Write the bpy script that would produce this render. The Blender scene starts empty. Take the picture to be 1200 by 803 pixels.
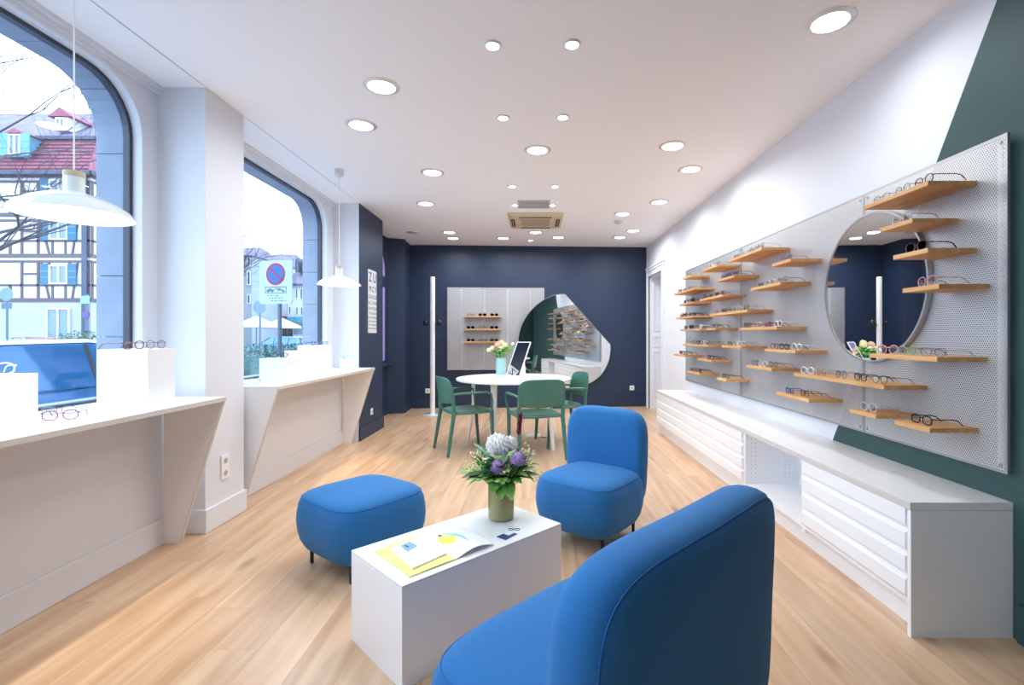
import bpy, math, random
from mathutils import Vector, Matrix
from mathutils.geometry import tessellate_polygon
R = math.radians
S = bpy.context.scene
COL = S.collection

# ---------------------------------------------------------------- camera, world, exposure
cam_d = bpy.data.cameras.new('camera'); cam = bpy.data.objects.new('camera', cam_d); COL.objects.link(cam)
cam.location = (0, 0, 1.25); cam.rotation_euler = (R(90), 0, 0)
cam_d.sensor_width = 36; cam_d.lens = 575 / 1200 * 36
cam_d.shift_x = -27 / 1200; cam_d.shift_y = -7.5 / 1200
cam_d.clip_start = 0.05; cam_d.clip_end = 400
S.camera = cam
W = bpy.data.worlds.new('overcast_sky'); S.world = W; W.use_nodes = True
bg = W.node_tree.nodes['Background']
bg.inputs[0].default_value = (0.62, 0.80, 1.0, 1); bg.inputs[1].default_value = 4.4
S.view_settings.view_transform = 'Standard'; S.view_settings.look = 'None'
S.view_settings.gamma = 1; S.view_settings.exposure = 0.33; S.view_settings.use_curve_mapping = False
S.cycles.max_bounces = 9; S.cycles.diffuse_bounces = 6; S.cycles.transparent_max_bounces = 24
S.cycles.use_denoising = True; S.cycles.sample_clamp_indirect = 6
S.cycles.caustics_reflective = False; S.cycles.caustics_refractive = False
DOWN_W, SPOT_W, PEND_W = 7.0, 2.2, 3.0

# ---------------------------------------------------------------- materials
def lin(h):
    h = h.lstrip('#'); o = []
    for i in (0, 2, 4):
        c = int(h[i:i+2], 16) / 255
        o.append(c / 12.92 if c <= .04045 else ((c + .055) / 1.055) ** 2.4)
    return (*o, 1)
def mat(name, color, rough=.5, metal=0, bump=0, bscale=80, var=0, vscale=6, emit=0, sheen=0, coat=0, spec=.5):
    m = bpy.data.materials.new(name); m.use_nodes = True; nt = m.node_tree; N = nt.nodes; L = nt.links
    p = N['Principled BSDF']; c = lin(color) if isinstance(color, str) else (*color, 1)
    p.inputs['Base Color'].default_value = c; p.inputs['Roughness'].default_value = rough
    p.inputs['Metallic'].default_value = metal; p.inputs['Specular IOR Level'].default_value = spec
    if sheen: p.inputs['Sheen Weight'].default_value = sheen; p.inputs['Sheen Roughness'].default_value = .4; p.inputs['Sheen Tint'].default_value = (.35, .6, 1, 1)
    if coat: p.inputs['Coat Weight'].default_value = coat; p.inputs['Coat Roughness'].default_value = .05
    if emit: p.inputs['Emission Color'].default_value = c; p.inputs['Emission Strength'].default_value = emit
    if bump or var:
        tc = N.new('ShaderNodeTexCoord')
    if bump:
        n = N.new('ShaderNodeTexNoise'); n.inputs['Scale'].default_value = bscale; n.inputs['Detail'].default_value = 3
        b = N.new('ShaderNodeBump'); b.inputs['Strength'].default_value = bump; b.inputs['Distance'].default_value = .002
        L.new(tc.outputs['Object'], n.inputs['Vector']); L.new(n.outputs[0], b.inputs['Height']); L.new(b.outputs[0], p.inputs['Normal'])
    if var:
        n = N.new('ShaderNodeTexNoise'); n.inputs['Scale'].default_value = vscale; n.inputs['Detail'].default_value = 4
        r = N.new('ShaderNodeValToRGB')
        r.color_ramp.elements[0].position = .3; r.color_ramp.elements[1].position = .7
        r.color_ramp.elements[0].color = tuple(max(0, x * (1 - var)) for x in c[:3]) + (1,)
        r.color_ramp.elements[1].color = tuple(min(1, x * (1 + var)) for x in c[:3]) + (1,)
        L.new(tc.outputs['Object'], n.inputs['Vector']); L.new(n.outputs[0], r.inputs[0]); L.new(r.outputs[0], p.inputs['Base Color'])
    return m
def math_n(nt, op, a, b=None, c=None):
    n = nt.nodes.new('ShaderNodeMath'); n.operation = op
    for i, v in enumerate((a, b, c)):
        if v is None: continue
        if isinstance(v, (int, float)): n.inputs[i].default_value = v
        else: nt.links.new(v, n.inputs[i])
    return n.outputs[0]
def glass(name, tint=(1, 1, 1), refl=1.0, ior=1.45, rough=0.0):
    m = bpy.data.materials.new(name); m.use_nodes = True; nt = m.node_tree; N = nt.nodes; N.clear()
    o = N.new('ShaderNodeOutputMaterial'); mx = N.new('ShaderNodeMixShader'); t = N.new('ShaderNodeBsdfTransparent')
    g = N.new('ShaderNodeBsdfGlossy'); f = N.new('ShaderNodeLayerWeight'); f.inputs[0].default_value = .5
    t.inputs[0].default_value = (*tint, 1); g.inputs['Roughness'].default_value = rough
    fac = math_n(nt, 'MULTIPLY_ADD', math_n(nt, 'POWER', f.outputs['Facing'], 4), .9*refl, .035*refl)
    nt.links.new(fac, mx.inputs[0]); nt.links.new(t.outputs[0], mx.inputs[1]); nt.links.new(g.outputs[0], mx.inputs[2]); nt.links.new(mx.outputs[0], o.inputs[0])
    return m
def wood(name, c1, c2, axis='Y', knots=True, rough=.45, scale=1.0, rnd=True):
    m = bpy.data.materials.new(name); m.use_nodes = True; nt = m.node_tree; N = nt.nodes; L = nt.links
    p = N['Principled BSDF']; p.inputs['Roughness'].default_value = rough
    tc = N.new('ShaderNodeTexCoord'); oi = N.new('ShaderNodeObjectInfo')
    ofs = N.new('ShaderNodeVectorMath'); ofs.operation = 'MULTIPLY_ADD'
    cb = N.new('ShaderNodeCombineXYZ'); 
    for i in range(3): L.new(oi.outputs['Random'], cb.inputs[i])
    L.new(cb.outputs[0], ofs.inputs[0]); ofs.inputs[1].default_value = (13, 29, 7); L.new(tc.outputs['Object'], ofs.inputs[2])
    mp = N.new('ShaderNodeMapping'); s = {'X': (1.2, 14, 14), 'Y': (14, 1.2, 14)}[axis]
    mp.inputs['Scale'].default_value = tuple(v * scale for v in s); L.new(ofs.outputs[0], mp.inputs[0])
    n1 = N.new('ShaderNodeTexNoise'); n1.inputs['Scale'].default_value = 1; n1.inputs['Detail'].default_value = 6; n1.inputs['Distortion'].default_value = .6
    L.new(mp.outputs[0], n1.inputs['Vector'])
    r = N.new('ShaderNodeValToRGB'); r.color_ramp.elements[0].position = .32; r.color_ramp.elements[1].position = .68
    r.color_ramp.elements[0].color = lin(c1); r.color_ramp.elements[1].color = lin(c2); L.new(n1.outputs[0], r.inputs[0])
    if knots: p.inputs['Specular IOR Level'].default_value = .85
    out = r.outputs[0]
    if knots:
        mp2 = N.new('ShaderNodeMapping'); s2 = {'X': (1.1, 3.2, 3), 'Y': (3.2, 1.1, 3)}[axis]
        mp2.inputs['Scale'].default_value = s2; L.new(ofs.outputs[0], mp2.inputs[0])
        v = N.new('ShaderNodeTexVoronoi'); v.inputs['Scale'].default_value = 1; L.new(mp2.outputs[0], v.inputs['Vector'])
        k = N.new('ShaderNodeMapRange'); k.inputs[1].default_value = .03; k.inputs[2].default_value = .13; k.inputs[3].default_value = .75; k.inputs[4].default_value = 0
        L.new(v.outputs['Distance'], k.inputs[0])
        mx = N.new('ShaderNodeMix'); mx.data_type = 'RGBA'; L.new(k.outputs[0], mx.inputs['Factor']); L.new(out, mx.inputs['A']); mx.inputs['B'].default_value = lin('#8a5f3e')
        out = mx.outputs['Result']
    if rnd:
        h = N.new('ShaderNodeHueSaturation'); L.new(out, h.inputs['Color'])
        L.new(math_n(nt, 'MULTIPLY_ADD', oi.outputs['Random'], .16, .92), h.inputs['Value'])
        out = h.outputs[0]
    L.new(out, p.inputs['Base Color'])
    b = N.new('ShaderNodeBump'); b.inputs['Strength'].default_value = .12; b.inputs['Distance'].default_value = .001
    L.new(n1.outputs[0], b.inputs['Height']); L.new(b.outputs[0], p.inputs['Normal'])
    return m
def perforated(name, axes):
    """brushed steel sheet with a staggered pattern of round holes; axes = object axes of the sheet"""
    m = bpy.data.materials.new(name); m.use_nodes = True; nt = m.node_tree; N = nt.nodes; L = nt.links
    p = N['Principled BSDF']; p.inputs['Metallic'].default_value = .6
    p.inputs['Base Color'].default_value = (.78, .79, .82, 1)
    tc = N.new('ShaderNodeTexCoord'); sp = N.new('ShaderNodeSeparateXYZ'); L.new(tc.outputs['Object'], sp.inputs[0])
    P = .0105
    u = math_n(nt, 'DIVIDE', sp.outputs[axes[0]], P); v = math_n(nt, 'DIVIDE', sp.outputs[axes[1]], P * 1.732)
    def dist(du):
        a = math_n(nt, 'SUBTRACT', math_n(nt, 'FRACT', math_n(nt, 'ADD', u, 100 + du)), .5)
        b = math_n(nt, 'MULTIPLY', math_n(nt, 'SUBTRACT', math_n(nt, 'FRACT', math_n(nt, 'ADD', v, 100 + du)), .5), 1.732)
        return math_n(nt, 'SQRT', math_n(nt, 'ADD', math_n(nt, 'MULTIPLY', a, a), math_n(nt, 'MULTIPLY', b, b)))
    d = math_n(nt, 'MINIMUM', dist(0), dist(.5))
    hole = math_n(nt, 'LESS_THAN', d, .30)
    t = N.new('ShaderNodeBsdfTransparent'); mx = N.new('ShaderNodeMixShader')
    L.new(hole, mx.inputs[0]); L.new(p.outputs[0], mx.inputs[1]); L.new(t.outputs[0], mx.inputs[2]); L.new(mx.outputs[0], N['Material Output'].inputs[0])
    # faint vertical roll marks
    mp = N.new('ShaderNodeMapping'); sc = [1, 1, 1]; sc[axes[0]] = 9; sc[axes[1]] = .25; mp.inputs['Scale'].default_value = sc
    n = N.new('ShaderNodeTexNoise'); n.inputs['Scale'].default_value = 1; L.new(tc.outputs['Object'], mp.inputs[0]); L.new(mp.outputs[0], n.inputs['Vector'])
    L.new(math_n(nt, 'MULTIPLY_ADD', n.outputs[0], .2, .24), p.inputs['Roughness'])
    return m
def two_tone():
    """white paint and green paint meeting along a slanted straight line"""
    m = bpy.data.materials.new('wall_paint_two_tone'); m.use_nodes = True; nt = m.node_tree; N = nt.nodes; L = nt.links
    p = N['Principled BSDF']; p.inputs['Roughness'].default_value = .6
    tc = N.new('ShaderNodeTexCoord'); sp = N.new('ShaderNodeSeparateXYZ'); L.new(tc.outputs['Object'], sp.inputs[0])
    yb = math_n(nt, 'MULTIPLY_ADD', sp.outputs[2], -.5447, 2.104 + 2.69 * .5447)
    f = math_n(nt, 'LESS_THAN', sp.outputs[1], yb)
    mx = N.new('ShaderNodeMix'); mx.data_type = 'RGBA'; L.new(f, mx.inputs['Factor'])
    mx.inputs['A'].default_value = lin('#e6e7ec'); mx.inputs['B'].default_value = lin('#33514f'); L.new(mx.outputs['Result'], p.inputs['Base Color'])
    return m
M = dict(
    white=mat('white_paint', '#e2e4ea', .55, bump=.05, bscale=60), ceil=mat('ceiling_paint', '#fbfbfd', .7),
    lac=mat('white_lacquer', '#f4f5f8', .35), lac2=mat('white_laminate_top', '#eef0f2', .3, var=.03, vscale=30),
    edge=mat('beige_edge_band', '#d3cdc6', .5), navy=mat('navy_paint', '#22334f', .5, bump=.05, bscale=60),
    green=mat('green_paint', '#33514f', .5), two=two_tone(),
    fabric=mat('blue_wool', '#1b6cac', .85, bump=.5, bscale=900, var=.10, vscale=400, sheen=.35),
    seam=mat('blue_seam', '#1d62a8', .8), metal=mat('dark_metal', '#33363c', .4, .6), chrome=mat('chrome', '#d8dadd', .12, 1),
    steel=mat('steel_edge', '#b9babd', .35, .8), black=mat('black_plastic', '#14161a', .35), rubber=mat('tyre', '#1c1c1f', .8),
    plank=wood('oak_plank', '#c09874', '#dabb99', 'Y', rough=.34), oak=wood('oak_shelf', '#c99257', '#e0b079', 'Y', knots=False, scale=2, rough=.5),
    oakx=wood('oak_shelf_across', '#c99257', '#e0b079', 'X', knots=False, scale=2, rough=.5),
    gap=mat('plank_gap', '#6a4c36', .8), chair=mat('green_plastic', '#40756a', .35), mirror=mat('mirror_glass', '#e6eae9', .01, 1),
    glass=glass('window_glass', (.97, .985, 1), .55), lens=glass('lens_glass', (.95, .96, .97), 1.3), sun=glass('sun_lens', (.12, .1, .1), 1.5),
    stone=mat('grey_stone', '#8d9bb0', .8, bump=.4, bscale=25, var=.08, vscale=7), frame=mat('dark_window_frame', '#3d4656', .5),
    lamp=mat('lamp_enamel', '#dfe9e6', .18, coat=.6), lampin=mat('lamp_inside', '#f6eee6', .5), lwood=mat('pale_wood_ring', '#c9b59a', .5),
    led=mat('led_diffuser', (1, 1, 1), .5, emit=3.5), bulb=mat('bulb_glow', (1, .93, .84), .5, emit=4), trim=mat('downlight_trim', '#dcdcdc', .3, .3),
    beige=mat('aged_beige_plastic', '#d3bfa4', .5), dark=mat('dark_slot', '#4a4038', .7), grille=mat('grey_grille', '#b9b9bc', .6),
    socket=mat('white_socket', '#f2f2f0', .3), olive=mat('olive_glaze', '#9a8f5c', .25, .1, coat=.6), teal=mat('pale_turquoise_glaze', '#a5d3d4', .35),
    paper=mat('paper', '#f3f4f5', .6), yellow=mat('yellow_print', '#eeea8c', .6, var=.08, vscale=25), lemon=mat('lemon_print', '#f4e45c', .6), aqua=mat('aqua_print', '#8ed6cc', .6),
    skyb=mat('blue_print', '#7fb0d6', .6), navyp=mat('navy_print', '#2d4a84', .5), leaf=mat('leaf_green', '#4c9a3f', .45, var=.3, vscale=14), leafd=mat('leaf_dark', '#2b5a38', .5, var=.3, vscale=14),
    lime=mat('lime_leaf', '#8fc05a', .5, var=.25, vscale=20), bluegreen=mat('eucalyptus', '#5b9a86', .5), petal=mat('white_petal', '#fbfaf6', .6), purple=mat('purple_petal', '#b394c6', .6, var=.3, vscale=60), wine=mat('wine_petal', '#8c1f3c', .6),
    cream=mat('cream_petal', '#f1ecc4', .6), pinkp=mat('pale_pink_petal', '#efc7b5', .6), stem=mat('stem_green', '#50703a', .6),
    asphalt=mat('asphalt', '#8b8f98', .9, var=.1, vscale=3), pave=mat('pavement', '#a9adb5', .9, var=.08, vscale=3),
    facade=mat('white_render', '#c4c5ca', .8), timber=mat('timber_beam', '#5d5157', .8), tile=mat('pink_roof_tile', '#8c5363', .8, var=.18, vscale=1.2), tile2=mat('lilac_roof_tile', '#736a80', .8, var=.15, vscale=1.2), grout=mat('tile_batten', '#6d3c4a', .9),
    shutter=mat('blue_shutter', '#2f627f', .6), shutl=mat('light_blue_shutter', '#5f8fa8', .6), pane=mat('far_pane', '#6d8496', .15), gutter=mat('slate_gutter', '#3d4b60', .6), white2=mat('window_white', '#d5d7da', .6),
    ground=mat('shop_wall', '#a3a8ae', .8), awn=mat('plum_awning', '#6a4f66', .7), awnb=mat('turquoise_awning', '#3f8496', .7), darkopen=mat('dark_shop_interior', '#34333c', .6), greyf=mat('grey_render', '#8b949c', .8),
    bark=mat('bark', '#4a434a', .9), hedge=mat('hedge_leaf', '#2f6664', .7, var=.35, vscale=8), bush=mat('bush_leaf', '#3f6b4c', .7, var=.3, vscale=8),
    car=mat('blue_car_paint', '#3f74ac', .2, .3, coat=1), cartop=mat('sky_reflection_car_roof', '#b8cfe2', .2, .2, coat=1), carglass=mat('tinted_car_glass', '#2d6da0', .06, .3, coat=1), redcar=mat('red_car_paint', '#b5475a', .3, coat=1),  # car roof is coloured pale to paint in the sky's reflection
    carglass2=mat('turquoise_car_glass', '#74c0d2', .06, .2, coat=1),
    signb=mat('sign_blue', '#1559a8', .5), signr=mat('sign_red', '#95213f', .5), signw=mat('sign_plate', '#a2b2ba', .4), signg=mat('sign_ink', '#2f5d68', .5), pole=mat('sign_pole', '#4d6074', .4, .2), signgrey=mat('sign_back_grey', '#66808f', .5),
    lilac=mat('lilac_blind', '#c3b6dd', .8), ink=mat('chart_ink', '#22242a', .7), chart=mat('chart_white', '#e3e4ea', .5),
    perf=perforated('perforated_steel', (1, 2)), perfx=perforated('perforated_steel_across', (0, 2)),
)
nt = M['lilac'].node_tree; tl_ = nt.nodes.new('ShaderNodeBsdfTranslucent'); tl_.inputs[0].default_value = lin('#b9a9d6')
mx_ = nt.nodes.new('ShaderNodeMixShader'); mx_.inputs[0].default_value = .45
nt.links.new(nt.nodes['Principled BSDF'].outputs[0], mx_.inputs[1]); nt.links.new(tl_.outputs[0], mx_.inputs[2]); nt.links.new(mx_.outputs[0], nt.nodes['Material Output'].inputs[0])
G_COL = dict(black='#17181c', brown='#5a3524', tortoise='#7a4a2a', clear='#cfd3d6', blue='#2d4f9c', wine='#7a2440', gold='#b99a5a', grey='#6b6e74', white='#e8e8ea', olive='#9fb08a', pink='#d79a9a')
for k, v in G_COL.items(): M['g_' + k] = mat('acetate_' + k, v, .25, .7 if k == 'gold' else 0)

# ---------------------------------------------------------------- geometry collector
class G:
    def __init__(s): s.v = []; s.f = []
    def add(s, vs, fs, mx=None):
        o = len(s.v)
        s.v += [tuple(mx @ Vector(p)) if mx else tuple(p) for p in vs]; s.f += [tuple(i + o for i in f) for f in fs]; return s
    def box(s, x0, x1, y0, y1, z0, z1, mx=None):
        return s.add([(x0,y0,z0),(x1,y0,z0),(x1,y1,z0),(x0,y1,z0),(x0,y0,z1),(x1,y0,z1),(x1,y1,z1),(x0,y1,z1)],
                     [(0,3,2,1),(4,5,6,7),(0,1,5,4),(1,2,6,5),(2,3,7,6),(3,0,4,7)], mx)
    def prism(s, poly, lo, hi, f, mx=None):
        """poly: 2D points; f(u, v, t) -> xyz"""
        n = len(poly); vs = [f(u, v, lo) for u, v in poly] + [f(u, v, hi) for u, v in poly]
        return s.add(vs, [tuple(range(n))[::-1], tuple(range(n, 2*n))] + [(i, (i+1) % n, n + (i+1) % n, n + i) for i in range(n)], mx)
    def plate(s, outer, holes, lo, hi, f):
        loops = [outer] + holes; flat = [p for l in loops for p in l]; n = len(flat)
        tris = tessellate_polygon([[Vector((p[0], p[1], 0)) for p in l] for l in loops])
        vs = [f(u, v, lo) for u, v in flat] + [f(u, v, hi) for u, v in flat]
        fs = [t for t in tris] + [tuple(i + n for i in t)[::-1] for t in tris]
        o = 0
        for l in loops:
            k = len(l); fs += [(o+i, o+(i+1) % k, n+o+(i+1) % k, n+o+i) for i in range(k)]; o += k
        return s.add(vs, fs)
    def lathe(s, prof, n=24, c=(0,0,0), cap=True, mx=None):
        vs = []; fs = []
        for r, z in prof:
            for i in range(n): a = 2*math.pi*i/n; vs.append((c[0]+r*math.cos(a), c[1]+r*math.sin(a), c[2]+z))
        for k in range(len(prof)-1):
            for i in range(n): fs.append((k*n+i, k*n+(i+1) % n, (k+1)*n+(i+1) % n, (k+1)*n+i))
        if cap: fs.append(tuple(range(n))[::-1]); fs.append(tuple(range((len(prof)-1)*n, len(prof)*n)))
        return s.add(vs, fs, mx)
    def cyl(s, p0, p1, r0, r1=None, n=12): return s.tube([p0, p1], [r0, r0 if r1 is None else r1], n)
    def tube(s, path, r, n=8, closed=False, cap=True):
        P = [Vector(p) for p in path]; k = len(P); rs = r if isinstance(r, (list, tuple)) else [r]*k
        vs = []; fs = []; ref = None
        for i in range(k):
            if closed: d = (P[(i+1) % k] - P[i-1])
            else: d = P[min(i+1, k-1)] - P[max(i-1, 0)]
            d.normalize()
            if ref is None:
                ref = Vector((0,0,1)) if abs(d.z) < .9 else Vector((1,0,0))
            a = ref - d * ref.dot(d)
            if a.length < 1e-5: a = d.orthogonal()
            a.normalize(); b = d.cross(a); ref = a
            for j in range(n):
                t = 2*math.pi*j/n; vs.append(P[i] + (a*math.cos(t) + b*math.sin(t))*rs[i])
        for i in range(k if closed else k-1):
            for j in range(n): fs.append((i*n+j, i*n+(j+1) % n, ((i+1) % k)*n+(j+1) % n, ((i+1) % k)*n+j))
        if cap and not closed: fs.append(tuple(range(n))[::-1]); fs.append(tuple(range((k-1)*n, k*n)))
        return s.add(vs, fs)
    def ball(s, c, r, n=12, m=8, mx=None):
        rx, ry, rz = r if isinstance(r, (tuple, list)) else (r, r, r)
        vs = [(c[0], c[1], c[2]-rz)]; fs = []
        for k in range(1, m):
            p = math.pi*k/m - math.pi/2
            for i in range(n): a = 2*math.pi*i/n; vs.append((c[0]+rx*math.cos(p)*math.cos(a), c[1]+ry*math.cos(p)*math.sin(a), c[2]+rz*math.sin(p)))
        vs.append((c[0], c[1], c[2]+rz)); e = len(vs)-1
        for i in range(n):
            fs.append((0, 1+(i+1) % n, 1+i)); fs.append((e, e-n+i, e-n+(i+1) % n))
            for k in range(m-2): a = 1+k*n; fs.append((a+i, a+(i+1) % n, a+n+(i+1) % n, a+n+i))
        return s.add(vs, fs, mx)
    def build(s, name, m, parent=None, smooth=False, angle=38, bevel=0, subsurf=0, origin=None):
        me = bpy.data.meshes.new(name)
        v = s.v
        if origin: v = [(p[0]-origin[0], p[1]-origin[1], p[2]-origin[2]) for p in v]
        me.from_pydata(v, [], s.f); me.update()
        import bmesh
        bm = bmesh.new(); bm.from_mesh(me); bmesh.ops.recalc_face_normals(bm, faces=bm.faces); bm.to_mesh(me); bm.free()
        me.materials.append(M[m] if isinstance(m, str) else m)
        if smooth:
            me.shade_smooth()
            if angle < 180: me.set_sharp_from_angle(angle=R(angle))
        o = bpy.data.objects.new(name, me); COL.objects.link(o)
        if origin: o.location = origin
        if parent: o.parent = parent
        if bevel:
            b = o.modifiers.new('bevel', 'BEVEL'); b.width = bevel; b.segments = 2; b.limit_method = 'ANGLE'
        if subsurf:
            b = o.modifiers.new('sub', 'SUBSURF'); b.levels = b.render_levels = subsurf
        return o
def box(name, m, x0, x1, y0, y1, z0, z1, parent=None, bevel=0, mx=None): return G().box(x0,x1,y0,y1,z0,z1,mx).build(name, m, parent, bevel=bevel)
def thing(name, label, cat, loc=(0,0,0), rz=0, group=None):
    o = bpy.data.objects.new(name, None); COL.objects.link(o); o.location = loc; o.rotation_euler = (0, 0, rz)
    o.empty_display_size = .1
    o['label'] = label; o['category'] = cat
    if group: o['group'] = group
    return o
def tag(o, label, cat, group=None, kind=None):
    o['label'] = label; o['category'] = cat
    if group: o['group'] = group
    if kind: o['kind'] = kind
    return o
def struct(o, label=None):
    o['kind'] = 'structure'
    if label: o['label'] = label
    return o
def dup(root, loc, rz, label, group=None):
    r = root.copy(); COL.objects.link(r); r.location = loc; r.rotation_euler = (0, 0, rz); r['label'] = label
    if group: r['group'] = group
    for ch in list(root.children):
        c = ch.copy(); COL.objects.link(c); c.parent = r
        for g in list(ch.children): d = g.copy(); COL.objects.link(d); d.parent = c
    return r
XZ = lambda u, v, t: (u, t, v)
YZ = lambda u, v, t: (t, u, v)
XY = lambda u, v, t: (u, v, t)
rng = random.Random(7)

# ================================================================= SETTING
H = 2.83; XR = 1.98; XW = -2.39; XP = -2.25; YN = -2.6
BA = math.atan2(.24, 4.15)
def yb(x): return 8.73 + (x - 1.98) * math.tan(BA)
def bwpt(x, off=0): return (x + off*math.sin(BA), yb(x) - off*math.cos(BA))

# floor: slab plus individual oak planks
floor = struct(G().box(-2.7, 2.6, YN-.1, 9.1, -.12, -.018).build('floor', 'gap'), 'light oak plank floor')
pw = .19
row = 0; x = -2.62
prng = random.Random(3)
while x < 2.4:
    y = YN - prng.uniform(0, 1.6)
    while y < 8.9:
        l = prng.choice((1.5, 1.9, 2.3)); y0 = max(y, YN); y1 = min(y + l, 8.95)
        if y1 - y0 > .05:
            g = G(); hw, hl = pw/2 - .0003, (y1-y0)/2 - .0003; c = .0005
            g.add([(-hw,-hl,-.018),(hw,-hl,-.018),(hw,hl,-.018),(-hw,hl,-.018),(-hw,-hl,-c),(hw,-hl,-c),(hw,hl,-c),(-hw,hl,-c),
                   (-hw+c,-hl+c,0),(hw-c,-hl+c,0),(hw-c,hl-c,0),(-hw+c,hl-c,0)],
                  [(0,1,5,4),(1,2,6,5),(2,3,7,6),(3,0,4,7),(4,5,9,8),(5,6,10,9),(6,7,11,10),(7,4,8,11),(8,9,10,11)])
            o = g.build('floor_plank', 'plank', floor); o.location = (x + pw/2, (y0+y1)/2, 0)
        y += l
    x += pw; row += 1

# ceiling: main slab and the slightly lower bays over the windows
struct(G().box(-2.085, 2.4, YN-.1, 9.1, H, H+.2).build('ceiling', 'ceil'), 'white plaster ceiling')
struct(G().box(-2.72, -2.089, YN-.1, 9.1, H-.004, H+.2).build('ceiling', 'ceil'), 'white ceiling strip over the window bays')

# right wall with door opening
DY0, DY1, DZ = 7.60, 8.47, 2.27
g = G(); g.box(XR, 2.4, YN, DY0, 0, H); g.box(XR, 2.4, DY0, DY1, DZ, H); g.box(XR, 2.4, DY1, 9.0, 0, H)
struct(g.build('wall_right', 'two'), 'white right wall with slanting green paint field')
struct(box('baseboard_right', 'green', XR-.018, XR, YN, 2.0, 0, .16, bevel=.003))
struct(box('baseboard_right', 'white', XR-.018, XR, 6.33, DY0-.12, 0, .16, bevel=.003))
# back wall, a touch out of square
g = G(); g.prism([(-2.75, yb(-2.75)), (2.0, yb(2.0)), (2.0, 9.05), (-2.75, 9.05)], 0, H, XY)
struct(g.build('wall_back', 'navy'), 'navy blue back wall')
g = G(); g.prism([(-2.16, yb(-2.16)), (1.98, yb(1.98)), (1.98, yb(1.98)-.018), (-2.16, yb(-2.16)-.018)], 0, .17, XY)
struct(g.build('baseboard_back', 'navy', bevel=.003))
# wall behind the camera
struct(box('wall_rear', 'green', -2.7, 2.4, YN-.12, YN, 0, H), 'dark green wall behind the camera')
struct(box('wall_rear', 'green', 1.35, XR, YN, -1.3, 0, H), 'dark green return beside the right wall')
# left parapet below the windows
struct(box('wall_left', 'white', -2.62, XP, YN, 6.0, 0, .855), 'white parapet below the shop windows')
for a, b in ((YN, 3.11), (3.52, 5.82)): struct(box('baseboard_left', 'white', XP, XP+.016, a, b, 0, .155, bevel=.004))
# window wall with two flat-arched openings
def arch(y0, y1, z0, z1, r, off=0, n=7):
    y0 -= off; y1 += off; z0 -= off; z1 += off; r += off
    pts = [(y0, z0), (y1, z0)]
    for i in range(n+1): a = R(90)*i/n; pts.append((y1-r+r*math.cos(a), z1-r+r*math.sin(a)))
    for i in range(n+1): a = R(90)*i/n; pts.append((y0+r-r*math.sin(a), z1-r+r*math.cos(a)))
    return pts
WIN = [(.55, 2.975, .875, 2.755, .30), (3.60, 5.616, .875, 2.755, .28), (-2.35, .12, .875, 2.755, .30)]  # last opening is an added, unseen window that lets in fill daylight
outer = [(YN, .856), (6.0, .856), (6.0, H), (YN, H)]
struct(G().plate(outer, [arch(*w) for w in WIN], XW-.05, XW, YZ).build('wall_left', 'white'), 'white wall around the arched windows')
struct(G().plate(outer, [arch(*w, off=.10) for w in WIN], -2.62, XW-.051, YZ).build('wall_left', 'stone'), 'stone facade seen around the windows')
g = G(); g.box(XW, XW+.022, YN, 3.11, H-.05, H-.004); g.box(XW, XW+.04, YN, 3.11, H-.026, H-.004)
g.box(XW, XW+.022, 3.52, 5.82, H-.05, H-.004); g.box(XW, XW+.04, 3.52, 5.82, H-.026, H-.004)
struct(g.build('trim_1', 'white'), 'small stepped cornice above the windows')
for k, w in enumerate(WIN):
    fr = G().plate(arch(*w), [arch(*w, off=-.022)], XW-.09, XW-.052, YZ).build('window_%d' % (k+1 if k < 2 else 4), 'frame')
    struct(fr, 'large arched shop window, ' + ('nearer of the two in view', 'farther of the two in view', 'added beside the camera for fill daylight')[k])
    G().prism(arch(*w, off=-.02), XW-.074, XW-.068, YZ).build('pane', 'glass', fr)
    G().plate(arch(*w, off=.028), [arch(*w)], XW, XW+.008, YZ).build('white_surround', 'white', fr, bevel=.002)
    # stone reveal, block by block
    y0, y1, z0, z1, r = w
    inn = arch(y0, y1, z0, z1, r)[1:]
    path = [Vector((p[0], p[1])) for p in inn]
    # resample outline from bottom right around the arch to bottom left
    path.append(Vector((y0, z0)))
    acc = [0]
    for a, b in zip(path, path[1:]): acc.append(acc[-1] + (b-a).length)
    nb = round(acc[-1] / .36)
    def at(s):
        s = max(0, min(acc[-1], s))
        for i in range(len(acc)-1):
            if s <= acc[i+1] + 1e-9:
                t = (s-acc[i])/max(1e-9, acc[i+1]-acc[i]); return path[i].lerp(path[i+1], t)
        return path[-1]
    cy, cz = (y0+y1)/2, (z0+z1)/2
    for b in range(nb):
        s0, s1 = acc[-1]*b/nb + .0025, acc[-1]*(b+1)/nb - .0025
        ss = [s0] + [a for a in acc if s0 < a < s1] + [s1]
        ip = [at(s) for s in ss]; op = []
        for s_ in ss:
            a, c2 = at(s_-.004), at(s_+.004); d = (c2-a).normalized(); nrm = Vector((d.y, -d.x)); op.append(at(s_) + nrm*.098)
        g = G().prism([tuple(p) for p in ip] + [tuple(p) for p in op[::-1]], -2.66, XW-.092, YZ)
        g.build('stone_block', 'stone', fr)
    box('stone_sill', 'stone', -2.72, XW-.092, y0-.1, y1+.1, z0-.09, z0, fr)

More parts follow.
